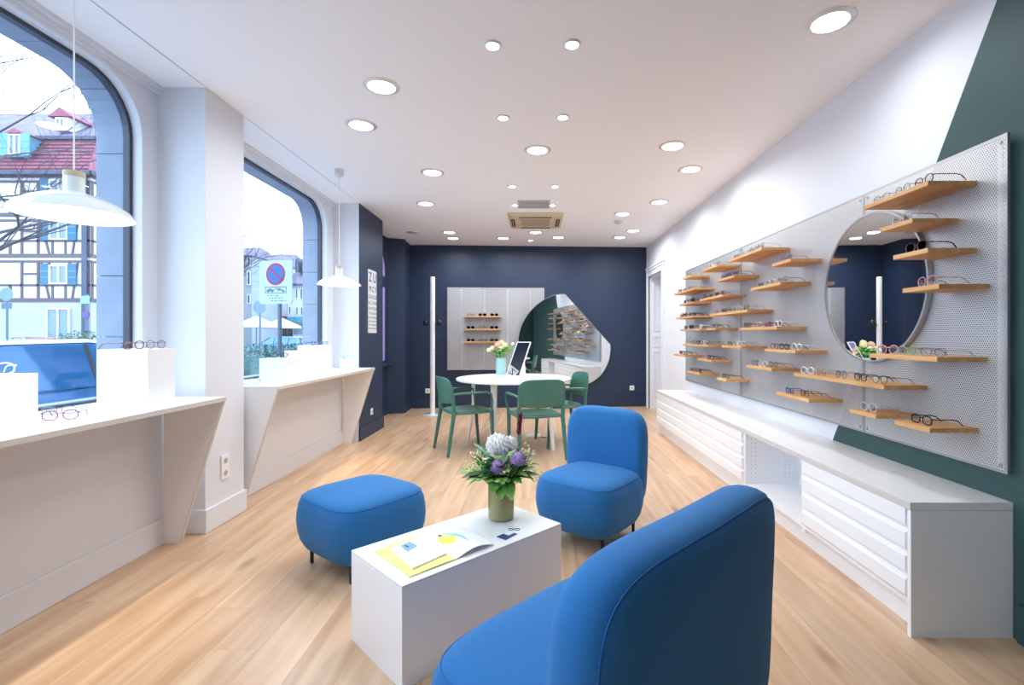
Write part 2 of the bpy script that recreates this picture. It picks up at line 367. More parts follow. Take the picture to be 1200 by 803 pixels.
# pillars
struct(G().box(-2.62, -2.09, 3.11, 3.52, 0, H-.004).build('pillar', 'white'), 'white pillar between the two windows')
g = G().prism([(-2.25,3.094),(-2.074,3.094),(-2.074,3.536),(-2.25,3.536)], 0, .15, XY); struct(g.build('baseboard_pillar', 'white', bevel=.004))
p2 = struct(G().box(-2.62, -2.09, 5.82, 6.71, 0, H-.004).build('pillar', 'white'), 'white near face of the far pillar')
g = G().box(-2.0899, -2.085, 5.82, 6.715, 0, H-.004); g.box(-2.62, -2.085, 6.7101, 6.715, 0, H-.004)
g.build('navy_side', 'navy', p2)
struct(box('baseboard_pillar', 'white', -2.25, -2.0905, 5.806, 5.82, 0, .155, bevel=.003))
struct(box('baseboard_pillar', 'navy', -2.085, -2.07, 5.808, 6.73, 0, .165, bevel=.003))
# navy niche with narrow window, then return to back wall
W3 = (6.95, 7.84, .82, 2.62, .42)
struct(G().plate([(6.71, 0), (7.9, 0), (7.9, H-.004), (6.71, H-.004)], [arch(*W3)], -2.62, -2.37, YZ).build('wall_left', 'navy'), 'navy wall of the far window niche')
w3 = struct(G().plate(arch(*W3), [arch(6.99, 7.80, .86, 2.03, .02), arch(6.99, 7.80, 2.19, 2.58, .30)], -2.41, -2.366, YZ).build('window_3', 'navy'), 'narrow navy framed window with pale blind')
G().prism(arch(6.99, 7.80, .86, 2.03, .02), -2.40, -2.396, YZ).build('pane', 'glass', w3)
G().prism(arch(6.99, 7.80, 2.19, 2.58, .30), -2.40, -2.396, YZ).build('pane', 'glass', w3)
box('blind', 'lilac', -2.388, -2.384, 6.995, 7.795, .865, 2.575, w3)
box('sill', 'navy', -2.40, -2.27, 6.85, 7.86, .79, .82, w3, bevel=.004)
g = G().prism([(-2.62,7.87),(-2.37,7.87),(-2.12,7.97),(-2.16,yb(-2.16)),(-2.62,yb(-2.62))], 0, H-.004, XY)
struct(g.build('pillar', 'navy'), 'navy chimney breast in the far left corner')
g = G().prism([(-2.37,7.85),(-2.12,7.952),(-2.103,7.96),(-2.142,yb(-2.16)-.018),(-2.16,yb(-2.16)),(-2.12,7.97),(-2.37,7.87)], 0, .17, XY)
struct(g.build('baseboard_left', 'navy'))
struct(box('baseboard_left', 'navy', -2.37, -2.355, 6.715, 7.86, 0, .17))

# door_1 in the right wall
d1 = struct(box('door_1', 'white', 2.30, 2.34, DY0, DY1, .005, DZ), 'white panelled door in a deep reveal')
g = G()
for z0, z1 in ((.25,.95),(1.05,1.22),(1.32,2.12)):
    g.plate([(DY0+.12,z0),(DY1-.12,z0),(DY1-.12,z1),(DY0+.12,z1)], [[(DY0+.15,z0+.03),(DY1-.15,z0+.03),(DY1-.15,z1-.03),(DY0+.15,z1-.03)]], 2.285, 2.30, YZ)
g.build('panel_moulding', 'white', d1)
G().cyl((2.30,DY0+.07,1.02),(2.25,DY0+.07,1.02),.012).build('door_handle', 'chrome', d1)
for nm, y0, y1 in (('reveal_panel', DY1-.012, DY1), ('reveal_panel', DY0, DY0+.012)):
    g = G(); s_ = -1 if y0 > 8 else 1; yy = y0 if s_ < 0 else y1
    for z0, z1 in ((.22,1.0),(1.06,1.26),(1.34,2.16)):
        a, b = sorted((yy, yy + s_*.012))
        g.plate([(2.03,z0),(2.26,z0),(2.26,z1),(2.03,z1)], [[(2.055,z0+.025),(2.235,z0+.025),(2.235,z1-.025),(2.055,z1-.025)]], a, b, XZ)
    g.box(XR, 2.3, y0, y1, 0, DZ); g.build(nm, 'white', d1)
g = G()
for o0, o1, t in ((0,.11,.022),(.085,.125,.034),(.0,.02,.03)):
    g.box(XR-t, XR, DY0-o1, DY0-o0, 0, DZ+o1); g.box(XR-t, XR, DY1+o0, DY1+o1, 0, DZ+o1); g.box(XR-t, XR, DY0-o0, DY1+o0, DZ+o0, DZ+o1)
g.box(XR-.045, XR, DY0-.14, DY1+.14, DZ+.125, DZ+.16)
g.build('casing', 'white', d1, bevel=.003)
# ================================================================= CEILING FITTINGS
BIG = [((-0.97,3.1),'large round downlight left of centre, nearest of the left pair'), ((-1.3,3.67),'large round downlight just behind the nearest left one'),
 ((-0.99,4.73),'large round downlight on the left, third from the camera'), ((-1.3,5.84),'large round downlight near the far pillar'),
 ((0.02,4.16),'large round downlight in the middle of the ceiling'), ((1.48,2.46),'big louvred downlight in the near right ceiling'),
 ((1.14,4.07),'large round downlight on the right, nearer of the middle pair'), ((1.47,4.64),'large round downlight on the right, farther of the middle pair'),
 ((1.46,5.77),'large round downlight by the right wall, third from the camera'), ((1.13,6.33),'large round downlight beside the small smoke detector'),
 ((1.47,7.33),'small looking round downlight near the white door'), ((-1.3,7.45),'round downlight by the back left corner, nearer one'),
 ((-1.32,7.9),'round downlight by the back left corner, closest to the navy wall'), ((-0.51,7.9),'round downlight above the perforated back panel'),
 ((0.01,7.45),'round downlight just behind the air conditioner'), ((0.37,7.83),'round downlight above the freeform mirror'),
 ((1.35,7.83),'round downlight by the back right corner')]
ADDED = [((-.5,-1.3),'added round fill downlight behind the camera near the middle of the room'),((-0.98,1.6),'added round downlight above the coffee table side, out of the frame'),((-1.3,.6),'added round downlight above the near window counter, out of the frame')]  # downlights added out of view to light the near part of the room
SMALL = [((-0.23,2.66),'small warm spotlight, left of the nearest pair'), ((0.20,2.65),'small warm spotlight, right of the nearest pair'),
 ((-0.23,3.54),'small warm spotlight, left of the second pair'), ((0.20,3.53),'small warm spotlight, right of the second pair'),
 ((-0.24,5.16),'small warm spotlight, left of the third pair'), ((0.21,5.16),'small warm spotlight, right of the third pair'),
 ((-0.24,5.9),'tiny spotlight left of the ceiling grille'), ((0.21,5.9),'tiny spotlight right of the ceiling grille'),
 ((-0.07,8.08),'tiny spotlight next to the back wall')]
def area(name, parent, r, watt, col, spread=165):
    l = bpy.data.lights.new(name, 'AREA'); l.shape = 'DISK'; l.size = 2*r; l.energy = watt; l.color = col; l.spread = R(spread)
    o = bpy.data.objects.new(name, l); COL.objects.link(o); o.parent = parent; o.location = (0, 0, -.007); return o
def downlight(xy, label, r, watt, col, group, louvre=False):
    t = thing('downlight' if r > .06 else 'spotlight', label, 'downlight' if r > .06 else 'spotlight', (xy[0], xy[1], H), 0, group)
    G().lathe([(r*.86,0),(r*.86,-.009),(r*1.0,-.009),(r*1.14,-.002),(r*1.14,0)], 32, cap=False).build('trim_ring', 'trim', t, smooth=True)
    G().lathe([(r*.86,-.004),(r*.86,-.001)], 28).build('diffuser', 'led' if r > .06 else 'bulb', t)
    if louvre:
        g = G()
        for i in range(-2, 3):
            h = math.sqrt((r*.85)**2 - (i*r*.3)**2)
            g.box(-h, h, i*r*.3-.0015, i*r*.3+.0015, -.009, -.004); g.box(i*r*.3-.0015, i*r*.3+.0015, -h, h, -.009, -.004)
        g.build('louvre', 'trim', t)
    area('lamp', t, r*.8, watt, col)
    return t
for i, (p, lb) in enumerate(BIG): downlight(p, lb, .1, DOWN_W, (.88, .94, 1), 'large round downlights in the ceiling', i == 5)
for p, lb in ADDED: downlight(p, lb, .1, DOWN_W, (.88, .94, 1), 'added downlights out of the frame')
for p, lb in SMALL: downlight(p, lb, .042, SPOT_W, (1, .86, .70), 'small warm spotlights in the ceiling')
t = thing('smoke_detector', 'small grey round smoke detector on the right of the ceiling', 'smoke detector', (1.14, 6.73, H))
G().lathe([(.06,0),(.06,-.02),(.045,-.032)], 20).build('housing', 'trim', t, smooth=True); G().lathe([(.02,-.032),(.018,-.037)], 12).build('sensor', 'grille', t)
t = thing('ceiling_sensor', 'flat pale sensor on the ceiling before the back left corner', 'sensor', (-1.86, 7.45, H))
G().lathe([(.09,0),(.088,-.012),(.06,-.018)], 20).build('housing', 'trim', t, smooth=True)
# air conditioner cassette
t = thing('air_conditioner', 'aged beige square ceiling cassette air conditioner with dark slots', 'air conditioner', (0.005, 6.68, H))
g = G().prism([(-.36,-.42),(.36,-.42),(.36,.42),(-.36,.42)], -.012, 0, XY)
g.add([(-.36,-.42,-.012),(.36,-.42,-.012),(.36,.42,-.012),(-.36,.42,-.012),(-.30,-.36,-.04),(.30,-.36,-.04),(.30,.36,-.04),(-.30,.36,-.04)],[(0,1,5,4),(1,2,6,5),(2,3,7,6),(3,0,4,7),(4,5,6,7)])
g.build('body', 'beige', t)
for a in range(4):
    mx = Matrix.Rotation(a*math.pi/2, 4, 'Z')
    G().box(-.21,.21,-.325,-.275,-.046,-.041, mx).build('air_slot', 'dark', t)
    G().box(-.20,.20,-.303,-.297,-.052,-.046, mx).build('louvre', 'beige', t)
g = G(); g.box(-.19,.19,-.19,.19,-.043,-.041); g.build('intake_backing', 'dark', t)
g = G()
for i in range(13): g.box(-.19,.19,-.18+i*.03-.004,-.18+i*.03+.004,-.05,-.043)
g.build('intake_grille', 'beige', t)
t = thing('ceiling_grille', 'square grey ventilation grille in front of the air conditioner', 'vent', (-.015, 5.865, H))
g = G().plate([(-.19,-.165),(.19,-.165),(.19,.165),(-.19,.165)], [[(-.165,-.14),(.165,-.14),(.165,.14),(-.165,.14)]], -.012, 0, XY); g.build('frame', 'grille', t)
g = G()
for i in range(14): g.box(-.165,.165,-.13+i*.02-.006,-.13+i*.02+.006,-.01,-.003)
g.build('slats', 'grille', t)

# pendants over the window counters
def pendant(loc, z, label):
    t = thing('pendant_lamp', label, 'pendant lamp', (loc[0], loc[1], 0), 0, 'pale enamel pendant lamps over the window counters')
    Rr = .2
    G().lathe([(.034,z+.155),(.034,z+.095),(.05,z+.088),(.09,z+.078),(.14,z+.055),(.178,z+.028),(Rr,z),(Rr-.003,z),(.174,z+.024),(.136,z+.050),(.088,z+.072),(.03,z+.084)], 40, cap=False).build('shade', 'lamp', t, smooth=True, angle=60)
    G().lathe([(.12,z+.0575),(.086,z+.0705),(.0,z+.079)], 32, cap=False).build('inner_liner', 'lampin', t, smooth=True)
    G().lathe([(.035,z+.155),(.035,z+.176),(.033,z+.178),(0.003,z+.178)], 28).build('wooden_ring', 'lwood', t, smooth=True)
    G().tube([(0,0,z+.178),(0,0,H-.06)], .003, 6).build('cord', 'socket', t)
    G().lathe([(.022,H-.07),(.04,H-.055),(.045,H-.004),(.045,H)], 20).build('ceiling_cup', 'trim', t, smooth=True)
    G().ball((0,0,z+.03), (.038,.038,.03), 16, 10).build('bulb', 'bulb', t, smooth=True)
    l = bpy.data.lights.new('bulb_light', 'POINT'); l.energy = PEND_W; l.color = (1,.88,.74); l.shadow_soft_size = .03
    o = bpy.data.objects.new('bulb_light', l); COL.objects.link(o); o.parent = t; o.location = (0,0,z-.015)
    l = bpy.data.lights.new('reflector_bulb_light', 'SPOT'); l.energy = PEND_W*17; l.color = (1,.86,.66); l.shadow_soft_size = .02; l.spot_size = R(52); l.spot_blend = 1
    o = bpy.data.objects.new('reflector_bulb_light', l); COL.objects.link(o); o.parent = t; o.location = (0,0,z-.02)
pendant((-1.86, 1.98), 1.735, 'shallow pale enamel pendant lamp hanging in front of the nearer window')
pendant((-1.86, 4.66), 1.735, 'small looking pendant lamp hanging by the far pillar and eye chart')

# ================================================================= WINDOW COUNTERS
def counter(y0, y1, label, near_panel):
    t = thing('window_counter', label, 'counter', (-2.05, (y0+y1)/2, 0), 0, 'white counters below the windows')
    ox, oy = -2.05, (y0+y1)/2
    def b(nm, m, x0, x1, ya, yb_, z0, z1, **k): return box(nm, m, x0-ox, x1-ox, ya-oy, yb_-oy, z0, z1, t, **k)
    b('worktop', 'lac2', -2.44, -1.875, y0, y1, .857, .882)
    b('edge_band', 'edge', -1.8749, -1.872, y0, y1, .857, .881)
    for yy in ((y1-.03,) + ((y0,) if near_panel else ())):
        g = G().prism([(-2.2345,.0),(-2.14,.0),(-1.88,.857),(-2.2345,.857)], yy-oy, yy+.024-oy, lambda u, v, tt: (u-ox, tt, v))
        pn = g.build('support_panel', 'lac', t)
        g = G().prism([(-2.1399,.0),(-2.137,0),(-1.877,.857),(-1.8799,.857)], yy-oy, yy+.024-oy, lambda u, v, tt: (u-ox, tt, v))
        g.build('edge_band', 'edge', pn)
counter(.3, 2.98, 'long white counter under the nearer window', False)
counter(3.58, 5.74, 'long white counter under the farther window', True)

# ================================================================= SIDEBOARD UNITS
def unit(y0, y1, label, kind):
    t = thing('sideboard_unit', label, 'cabinet', (1.77, (y0+y1)/2, 0), 0, 'low white sideboard units along the right wall')
    oy = (y0+y1)/2; h = (y1-y0)/2
    # local: x from -.21 (front) to .20 (wall)
    box('side_panel', 'lac', -.195, .205, -h, -h+.019, .10, .528, t); box('side_panel', 'lac', -.195, .205, h-.019, h, .10, .528, t)
    box('bottom_panel', 'lac', -.195, .205, -h+.019, h-.019, .125, .145, t); box('back_panel', 'lac', .195, .205, -h+.019, h-.019, .145, .528, t)
    box('plinth', 'lac', -.145, -.125, -h, h, 0, .125, t)
    if kind == 'drawers':
        zs = [.135 + i*.0985 for i in range(5)]
        for i in range(4):
            z0, z1 = zs[i] + .004, zs[i+1] - .004
            # front board with a bevelled finger grip along its lower edge and inset ends
            g = G().prism([(-.197, z0+.002), (-.207, z0+.016), (-.214, z0+.024), (-.214, z1-.004), (-.211, z1), (-.197, z1)], -h+.012, h-.012, lambda u, v, tt: (u, tt, v))
            g.build('drawer_front', 'lac', t)
        box('front_backing', 'lac', -.197, -.192, -h+.004, h-.004, .13, .528, t)
    else:
        g = G()
        for yy, s_ in ((-h+.019, 1), (h-.019, -1)):
            for xx in (-.15, -.12, .10, .13):
                for k in range(10):
                    a, b = sorted((yy, yy + s_*.0008)); g.box(xx-.003, xx+.003, a, b, .19+k*.032, .196+k*.032)
        g.build('shelf_pin_holes', 'grille', t)['kind'] = 'stuff'
        box('cable_track', 'steel', .175, .195, -.02, .0, .15, .52, t)
    return t
unit(3.69, 6.262, 'white sideboard unit with four long drawer boards, farthest one', 'drawers')
unit(2.88, 3.69, 'open white sideboard niche between the two drawer units', 'open')
unit(2.052, 2.88, 'white sideboard unit with four drawer boards, nearest to the camera', 'drawers')
t = thing('sideboard_end_panel', 'tall flat white end panel closing the near end of the sideboard', 'panel', (1.77, 2.042, 0))
box('board', 'lac', -.213, .2095, -.0095, .0095, 0, .526, t)
t = thing('sideboard_end_panel', 'white end panel at the far end of the sideboard by the door', 'panel', (1.77, 6.272, 0))
box('board', 'lac', -.213, .2095, -.0095, .0095, 0, .526, t)
t = thing('worktop', 'long continuous white worktop lying on the sideboard units', 'worktop', (1.77, 4.157, .528))
box('slab', 'lac2', -.214, .2095, -2.125, 2.125, .0, .032, t); box('edge_band', 'edge', -.2165, -.2141, -2.125, 2.125, .001, .031, t)

# ================================================================= PERFORATED PANELS ON THE RIGHT WALL
XS = 1.945
def oyp(a, b): return (a+b)/2
for y0, y1, lb in ((2.02, 2.90, 'perforated steel wall panel at the near end, half on the green paint'), (2.903, 4.63, 'perforated steel wall panel behind the round mirror'), (4.633, 6.335, 'perforated steel wall panel at the far end of the right wall')):
    t = thing('perforated_panel', lb, 'wall panel', (XS, (y0+y1)/2, 0), 0, 'perforated steel panels on the right wall'); h = (y1-y0)/2
    box('sheet', 'perf', 0, .0015, -h+.012, h-.012, .692, 2.078, t)
    G().plate([(-h,.68),(h,.68),(h,2.09),(-h,2.09)], [[(-h+.012,.692),(h-.012,.692),(h-.012,2.078),(-h+.012,2.078)]], -.0005, .012, YZ).build('folded_rim', 'steel', t)
    for yw in (2.07, 2.875, 3.47, 3.85, 4.37, 5.2, 6.2):
        if y0 < yw < y1: box('mounting_rail', 'lac', .0125, XR-XS-.0005, yw-oyp(y0,y1)-.008, yw-oyp(y0,y1)+.008, .70, 2.07, t)
    for yy in (-h+.03, h-.03):
        for zz in (.71, 2.06): G().cyl((-.004,yy,zz),(.0,yy,zz),.008,n=10).build('screw', 'steel', t)

# round mirror
t = thing('round_mirror', 'round mirror with thin silver rim on the perforated wall', 'mirror', (XS-.002, 2.82, 1.53))
rot = Matrix.Rotation(R(-90), 4, 'Y')
G().lathe([(.418,.0),(.418,.022)], 96, mx=rot).build('glass', 'mirror', t)
G().lathe([(.418,.0),(.418,.027),(.428,.027),(.428,0)], 96, cap=False, mx=rot).build('rim', 'steel', t, smooth=True)

# ================================================================= GLASSES
def rim_pts(w, h, e, cx, cz, n=18):
    o = []
    for i in range(n):
        a = 2*math.pi*i/n; c, s = math.cos(a), math.sin(a)
        o.append((cx + w*math.copysign(abs(c)**(2/e), c), 0, cz + h*math.copysign(abs(s)**(2/e), s)))
    return o
GPROTO = {}
def glasses_proto(key, w, h, e, tk, color, lens):
    t = thing('eyeglasses', key, 'glasses')
    cz = h + tk*.6; cx = w + .009
    g = G()
    for s_ in (-1, 1): g.tube(rim_pts(w, h, e, s_*cx, cz), tk, 5, closed=True)
    g.tube([(-.011,0,cz+h*.35),(0,-.002,cz+h*.5),(.011,0,cz+h*.35)], tk*.9, 5)
    for s_ in (-1, 1): g.cyl((s_*(cx+w-.002),0,cz+h*.45),(s_*(cx+w+.005),.003,cz+h*.5),tk*1.2,n=5)
    g.build('frame_front', 'g_'+color, t, smooth=True)
    for s_ in (-1, 1):
        X = s_*(cx+w+.005)
        G().tube([(X,.003,cz+h*.5),(X,.09,cz+h*.42),(X*.97,.112,cz+h*.15),(X*.94,.135,tk*.7)], [tk*.9,tk*.9,tk,tk*.8], 5).build('temple', 'g_'+color, t, smooth=True)
        pts = rim_pts(w-tk*.4, h-tk*.4, e, s_*cx, cz)
        G().prism([(p[0],p[2]) for p in pts], -.0006, .0006, XZ).build('lens', lens, t)
    GPROTO[key] = t
STY = [('thin black round', .023,.0215,2,.0014,'black','lens'), ('chunky black', .026,.019,3,.0028,'black','lens'), ('brown tortoise', .025,.020,2.6,.0025,'tortoise','lens'),
       ('clear acetate', .025,.021,2.4,.0026,'clear','lens'), ('slim gold round', .024,.0225,2,.0011,'gold','lens'), ('blue acetate', .026,.020,2.6,.0026,'blue','lens'),
       ('wine red', .025,.020,2.5,.0022,'wine','lens'), ('grey metal', .026,.018,2.8,.0014,'grey','lens'), ('dark sunglass', .027,.022,2.6,.0028,'brown','sun'),
       ('white acetate', .026,.021,2.4,.0028,'white','lens'), ('olive', .025,.021,2.3,.0024,'olive','lens'), ('pale pink', .025,.021,2.3,.0024,'pink','lens')]
for s_ in STY: glasses_proto(*s_)
used = set()
def put_glasses(key, loc, rz, label, group):
    p = GPROTO[key]
    if key not in used:
        used.add(key); p.location = loc; p.rotation_euler = (0,0,rz); p['label'] = label; p['group'] = group; return p
    return dup(p, loc, rz, label, group)

# (near y, far y, z of underside, phrase, styles near to far)
SH = [
 (2.16,2.58,1.914,'large top shelf above round mirror',['wine red','thin black round','grey metal']),
 (2.25,2.46,1.770,'shelf crossing top of round mirror',['clear acetate']),
 (2.16,2.37,1.618,'shelf right of mirror, upper one',['dark sunglass']),
 (2.10,2.31,1.453,'shelf right of mirror, lower one',['pale pink']),
 (2.11,2.54,1.139,'shelf under right half of mirror',['grey metal','olive','pale pink']),
 (2.43,3.28,0.984,'longest oak shelf below mirror',['thin black round','chunky black','thin black round','slim gold round','white acetate']),
 (2.49,2.70,0.830,'small shelf below the longest one',['clear acetate']),
 (2.15,2.36,0.825,'lowest shelf nearest the camera',['chunky black']),
 (3.10,3.52,0.829,'lowest shelf left of mirror',['brown tortoise','blue acetate']),
 (3.26,3.70,1.134,'mid shelf touching mirror left edge',['white acetate','chunky black','brown tortoise']),
 (3.59,4.02,0.993,'fifth column shelf, lowest',['thin black round','white acetate','thin black round']),
 (3.51,4.15,1.298,'fifth column shelf, third down',['white acetate','wine red','pale pink','brown tortoise']),
 (4.11,4.55,1.144,'fourth column shelf, third down',['clear acetate','olive','grey metal']),
 (4.90,5.74,1.140,'long second column shelf',['thin black round','white acetate','chunky black','brown tortoise','grey metal']),
 (5.72,6.11,1.009,'farthest column shelf, second lowest',['chunky black','wine red']),
 (4.82,5.23,0.993,'third column shelf, second lowest',['chunky black','pale pink']),
 (5.17,5.59,0.836,'farthest column shelf, lowest',['chunky black','thin black round','grey metal']),
 (4.44,4.67,0.836,'fourth column shelf, lowest',['chunky black']),
 (3.75,4.37,1.908,'long top shelf left of mirror',['slim gold round','thin black round','clear acetate','grey metal']),
 (3.32,3.58,1.755,'upper shelf beside mirror left edge',['grey metal']),
 (4.65,5.09,1.911,'top shelf of third column',['grey metal','clear acetate']),
 (5.47,5.74,1.909,'top shelf of farthest column',['olive']),
 (4.26,4.65,1.761,'fourth column shelf, first down',['wine red','thin black round','blue acetate']),
 (3.46,3.94,1.612,'fifth column shelf, second down',['olive','clear acetate','grey metal']),
 (5.32,6.11,1.756,'farthest column shelf, second from top',['clear acetate','pale pink','grey metal','brown tortoise']),
 (4.53,5.16,1.615,'third column shelf, second from top',['thin black round','chunky black','grey metal','brown tortoise']),
 (5.41,5.88,1.610,'farthest column shelf, third from top',['dark sunglass','chunky black','brown tortoise']),
 (4.00,4.85,1.446,'long fourth column shelf, second down',['slim gold round','clear acetate','olive','brown tortoise','pale pink']),
 (5.37,6.03,1.455,'farthest column shelf, fourth from top',['chunky black','brown tortoise','dark sunglass','grey metal']),
 (5.14,5.85,1.309,'farthest column shelf, fifth from top',['white acetate','grey metal','dark sunglass','brown tortoise']),
 (4.71,4.94,1.308,'short shelf between third and fourth columns',['chunky black'])]
ORD = {1:['alone'], 2:['near one','far one'], 3:['near one','middle one','far one'], 4:['nearest of four','second of four','third of four','farthest of four'],
       5:['nearest of five','second of five','middle of five','fourth of five','farthest of five']}
SD = .215; ST = .021
for y0, y1, z, ph, sty in SH:
    t = thing('display_shelf', 'oak ' + ph + ' on the perforated wall', 'shelf', (XS-.0007, (y0+y1)/2, z), 0, 'oak shelves on the perforated right wall')
    h = (y1-y0)/2
    box('board', 'oak', -SD, 0, -h, h, 0, ST, t, bevel=.0015)
    n = len(sty); wid = .155
    for i, k in enumerate(sty):
        span = (y1-y0); gap = min(.165, (span-.0)/n)
        yy = y0 + span/2 + (i-(n-1)/2)*gap
        lb = '%s glasses on the %s' % (k, ph) + ('' if n == 1 else ', ' + ORD[n][i])
        o = put_glasses(k, (XS-SD+.035+rng.uniform(-.006,.02), yy, z+ST+.0003), R(-90+rng.uniform(-9,9)), lb, 'glasses on the oak wall shelves')

# ================================================================= BACK WALL
def wthing(name, label, cat, x, z, off=.0, **k):
    p = bwpt(x, off); return thing(name, label, cat, (p[0], p[1], z), BA, **k)
PO = .035
t = wthing('perforated_panel', 'square perforated steel panel on the navy back wall', 'wall panel', -.68, 0, PO)
hw = .845
box('sheet', 'perfx', -hw+.012, hw-.012, 0, .0015, .672, 2.083, t)
G().plate([(-hw,.66),(hw,.66),(hw,2.095),(-hw,2.095)], [[(-hw+.012,.672),(hw-.012,.672),(hw-.012,2.083),(-hw+.012,2.083)]], -.0005, .012, XZ).build('folded_rim', 'steel', t)
for xx in (-.6,-.2,.2,.6): box('mounting_rail', 'lac', xx-.012, xx+.012, .0125, PO-.0005, .68, 2.07, t)
for z, ph, sty in ((1.592,'top back wall shelf',['chunky black','dark sunglass','dark sunglass']), (1.376,'middle back wall shelf',['dark sunglass','thin black round','dark sunglass']), (1.161,'bottom back wall shelf',['dark sunglass','chunky black','dark sunglass'])):
    t = wthing('display_shelf', 'oak ' + ph + ' on the square perforated panel', 'shelf', -.907, z-.024, PO+.0007, group='oak shelves on the back wall panel')
    box('board', 'oakx', -.32, .32, -SD, 0, 0, .022, t, bevel=.0015)
    for i, k in enumerate(sty):
        p = bwpt(-.907 + (i-1)*.2*math.cos(BA), PO+SD-.04)
        put_glasses(k, (p[0], p[1], z-.0017), BA+R(rng.uniform(-4,4)), '%s glasses on the %s, %s' % (k, ph, ('left one','middle one','right one')[i]), 'glasses on the back wall shelves')
def crom(P, n=6, closed=False):
    o = []
    for i in range(len(P)-1):
        p0 = P[max(i-1,0)]; p1 = P[i]; p2 = P[i+1]; p3 = P[min(i+2,len(P)-1)]
        for j in range(n):
            t_ = j/n; o.append(tuple(.5*((2*p1[k]) + (p2[k]-p0[k])*t_ + (2*p0[k]-5*p1[k]+4*p2[k]-p3[k])*t_**2 + (3*p1[k]-p0[k]-3*p2[k]+p3[k])*t_**3) for k in (0,1)))
    o.append(P[-1]); return o
MP = [(1.323,1.101),(1.325,.98),(1.285,.79),(1.16,.575),(.94,.42),(.60,.335),(.25,.40),(-.06,.59),(-.24,.85),(-.295,1.13),(-.255,1.384),(-.134,1.62),(.06,1.82),(.27,1.94),(.42,1.975),(.52,1.979)]
mo = crom(MP); mo = [(x-.5, z) for x, z in mo]
t = wthing('freeform_mirror', 'large freeform wall mirror with one straight slanting edge', 'mirror', .5, 0, PO+.04)
t.rotation_euler.z = BA + R(2.6)
G().prism(mo, 0, .006, XZ).build('glass', 'mirror', t)
def inset(P, d):
    o = []; n = len(P)
    for i in range(n):
        a = Vector(P[i-1]); b = Vector(P[(i+1) % n]); tg = (b-a).normalized(); nr = Vector((-tg.y, tg.x)); o.append((P[i][0]-nr.x*d, P[i][1]-nr.y*d))
    return o
out_ = inset(mo, .007); ar = sum(a[0]*b[1]-a[1]*b[0] for a, b in zip(out_, out_[1:]+out_[:1])); ar2 = sum(a[0]*b[1]-a[1]*b[0] for a, b in zip(mo, mo[1:]+mo[:1]))
if abs(ar) < abs(ar2): out_ = inset(mo, -.007)
G().plate(out_, [mo], -.003, .012, XZ).build('edge_frame', 'steel', t)
box('hanging_batten', 'steel', -.3, .3, .012, PO+.02, 1.2, 1.25, t)

# sockets, switches
def socket(label, loc, rz, n=1, name='wall_socket'):
    t = thing(name, label, 'socket', loc, rz)
    box('plate', 'socket', -.041, .041, -.009, 0, -.041, .041*(2*n-1), t, bevel=.003)
    for i in range(n):
        z = i*.082
        G().lathe([(.021,.0),(.021,.002),(.017,.002),(.017,-.0),], 18, cap=False, mx=Matrix.Translation((0,-.009,z)) @ Matrix.Rotation(R(90),4,'X')).build('recess_ring', 'trim', t)
        g = G(); g.lathe([(.017,.0),(.017,.0015)], 16, mx=Matrix.Translation((0,-.0085,z)) @ Matrix.Rotation(R(90),4,'X')); g.build('socket_well', 'grille', t)
        g = G(); g.cyl((-.009,-.0105,z),(-.009,-.0095,z),.003,n=6); g.cyl((.009,-.0105,z),(.009,-.0095,z),.003,n=6); g.build('contacts', 'black', t)
socket('white double socket low on the near pillar', (-2.0895, 3.30, .33), R(90), 2)
socket('white socket low on the navy side of the far pillar', (-2.0845, 6.25, .29), R(90))
p = bwpt(-1.86, 0); socket('white socket on the back wall beside the coat stand', (p[0], p[1], .30), BA)
p = bwpt(1.72, 0); socket('white socket on the back wall near the white door', (p[0], p[1], .33), BA)

# eye chart
t = thing('eye_chart', 'narrow white letter chart on the navy far pillar', 'eye chart', (-2.0845, 6.275, 1.29), R(90))
box('board', 'chart', -.16, .16, -.006, 0, 0, .80, t)
rows = ["Z U","M C F","O H S U E","N L T A V R","O X P H B Z D","Y O E L K S F D I","E X A T Z H D W N","R C Y H O F M E S P A","D L V A T B K U E R S N","M R T V F U E N C X O Z D"]
def text(s_, size, loc, rot, m, parent, name='lettering', ext=.0004, al='CENTER'):
    c = bpy.data.curves.new(name, 'FONT'); c.body = s_; c.size = size; c.align_x = al; c.align_y = 'CENTER'; c.extrude = ext; c.materials.append(M[m])
    tmp = bpy.data.objects.new(name, c); me = bpy.data.meshes.new_from_object(tmp); bpy.data.objects.remove(tmp)
    o = bpy.data.objects.new(name, me); COL.objects.link(o); o.parent = parent; o.location = loc; o.rotation_euler = rot; return o
zz = .70
for i, r_ in enumerate(rows):
    sz = (.17,.105,.072,.062,.05,.042,.038,.032,.029,.026)[i]
    text(r_, sz, (0,-.0068,zz), (R(90),0,0), 'ink', t); zz -= sz*.42 + (.105,.075,.065,.06,.055,.05,.045,.045,.042,.04)[i]*.72 + .0

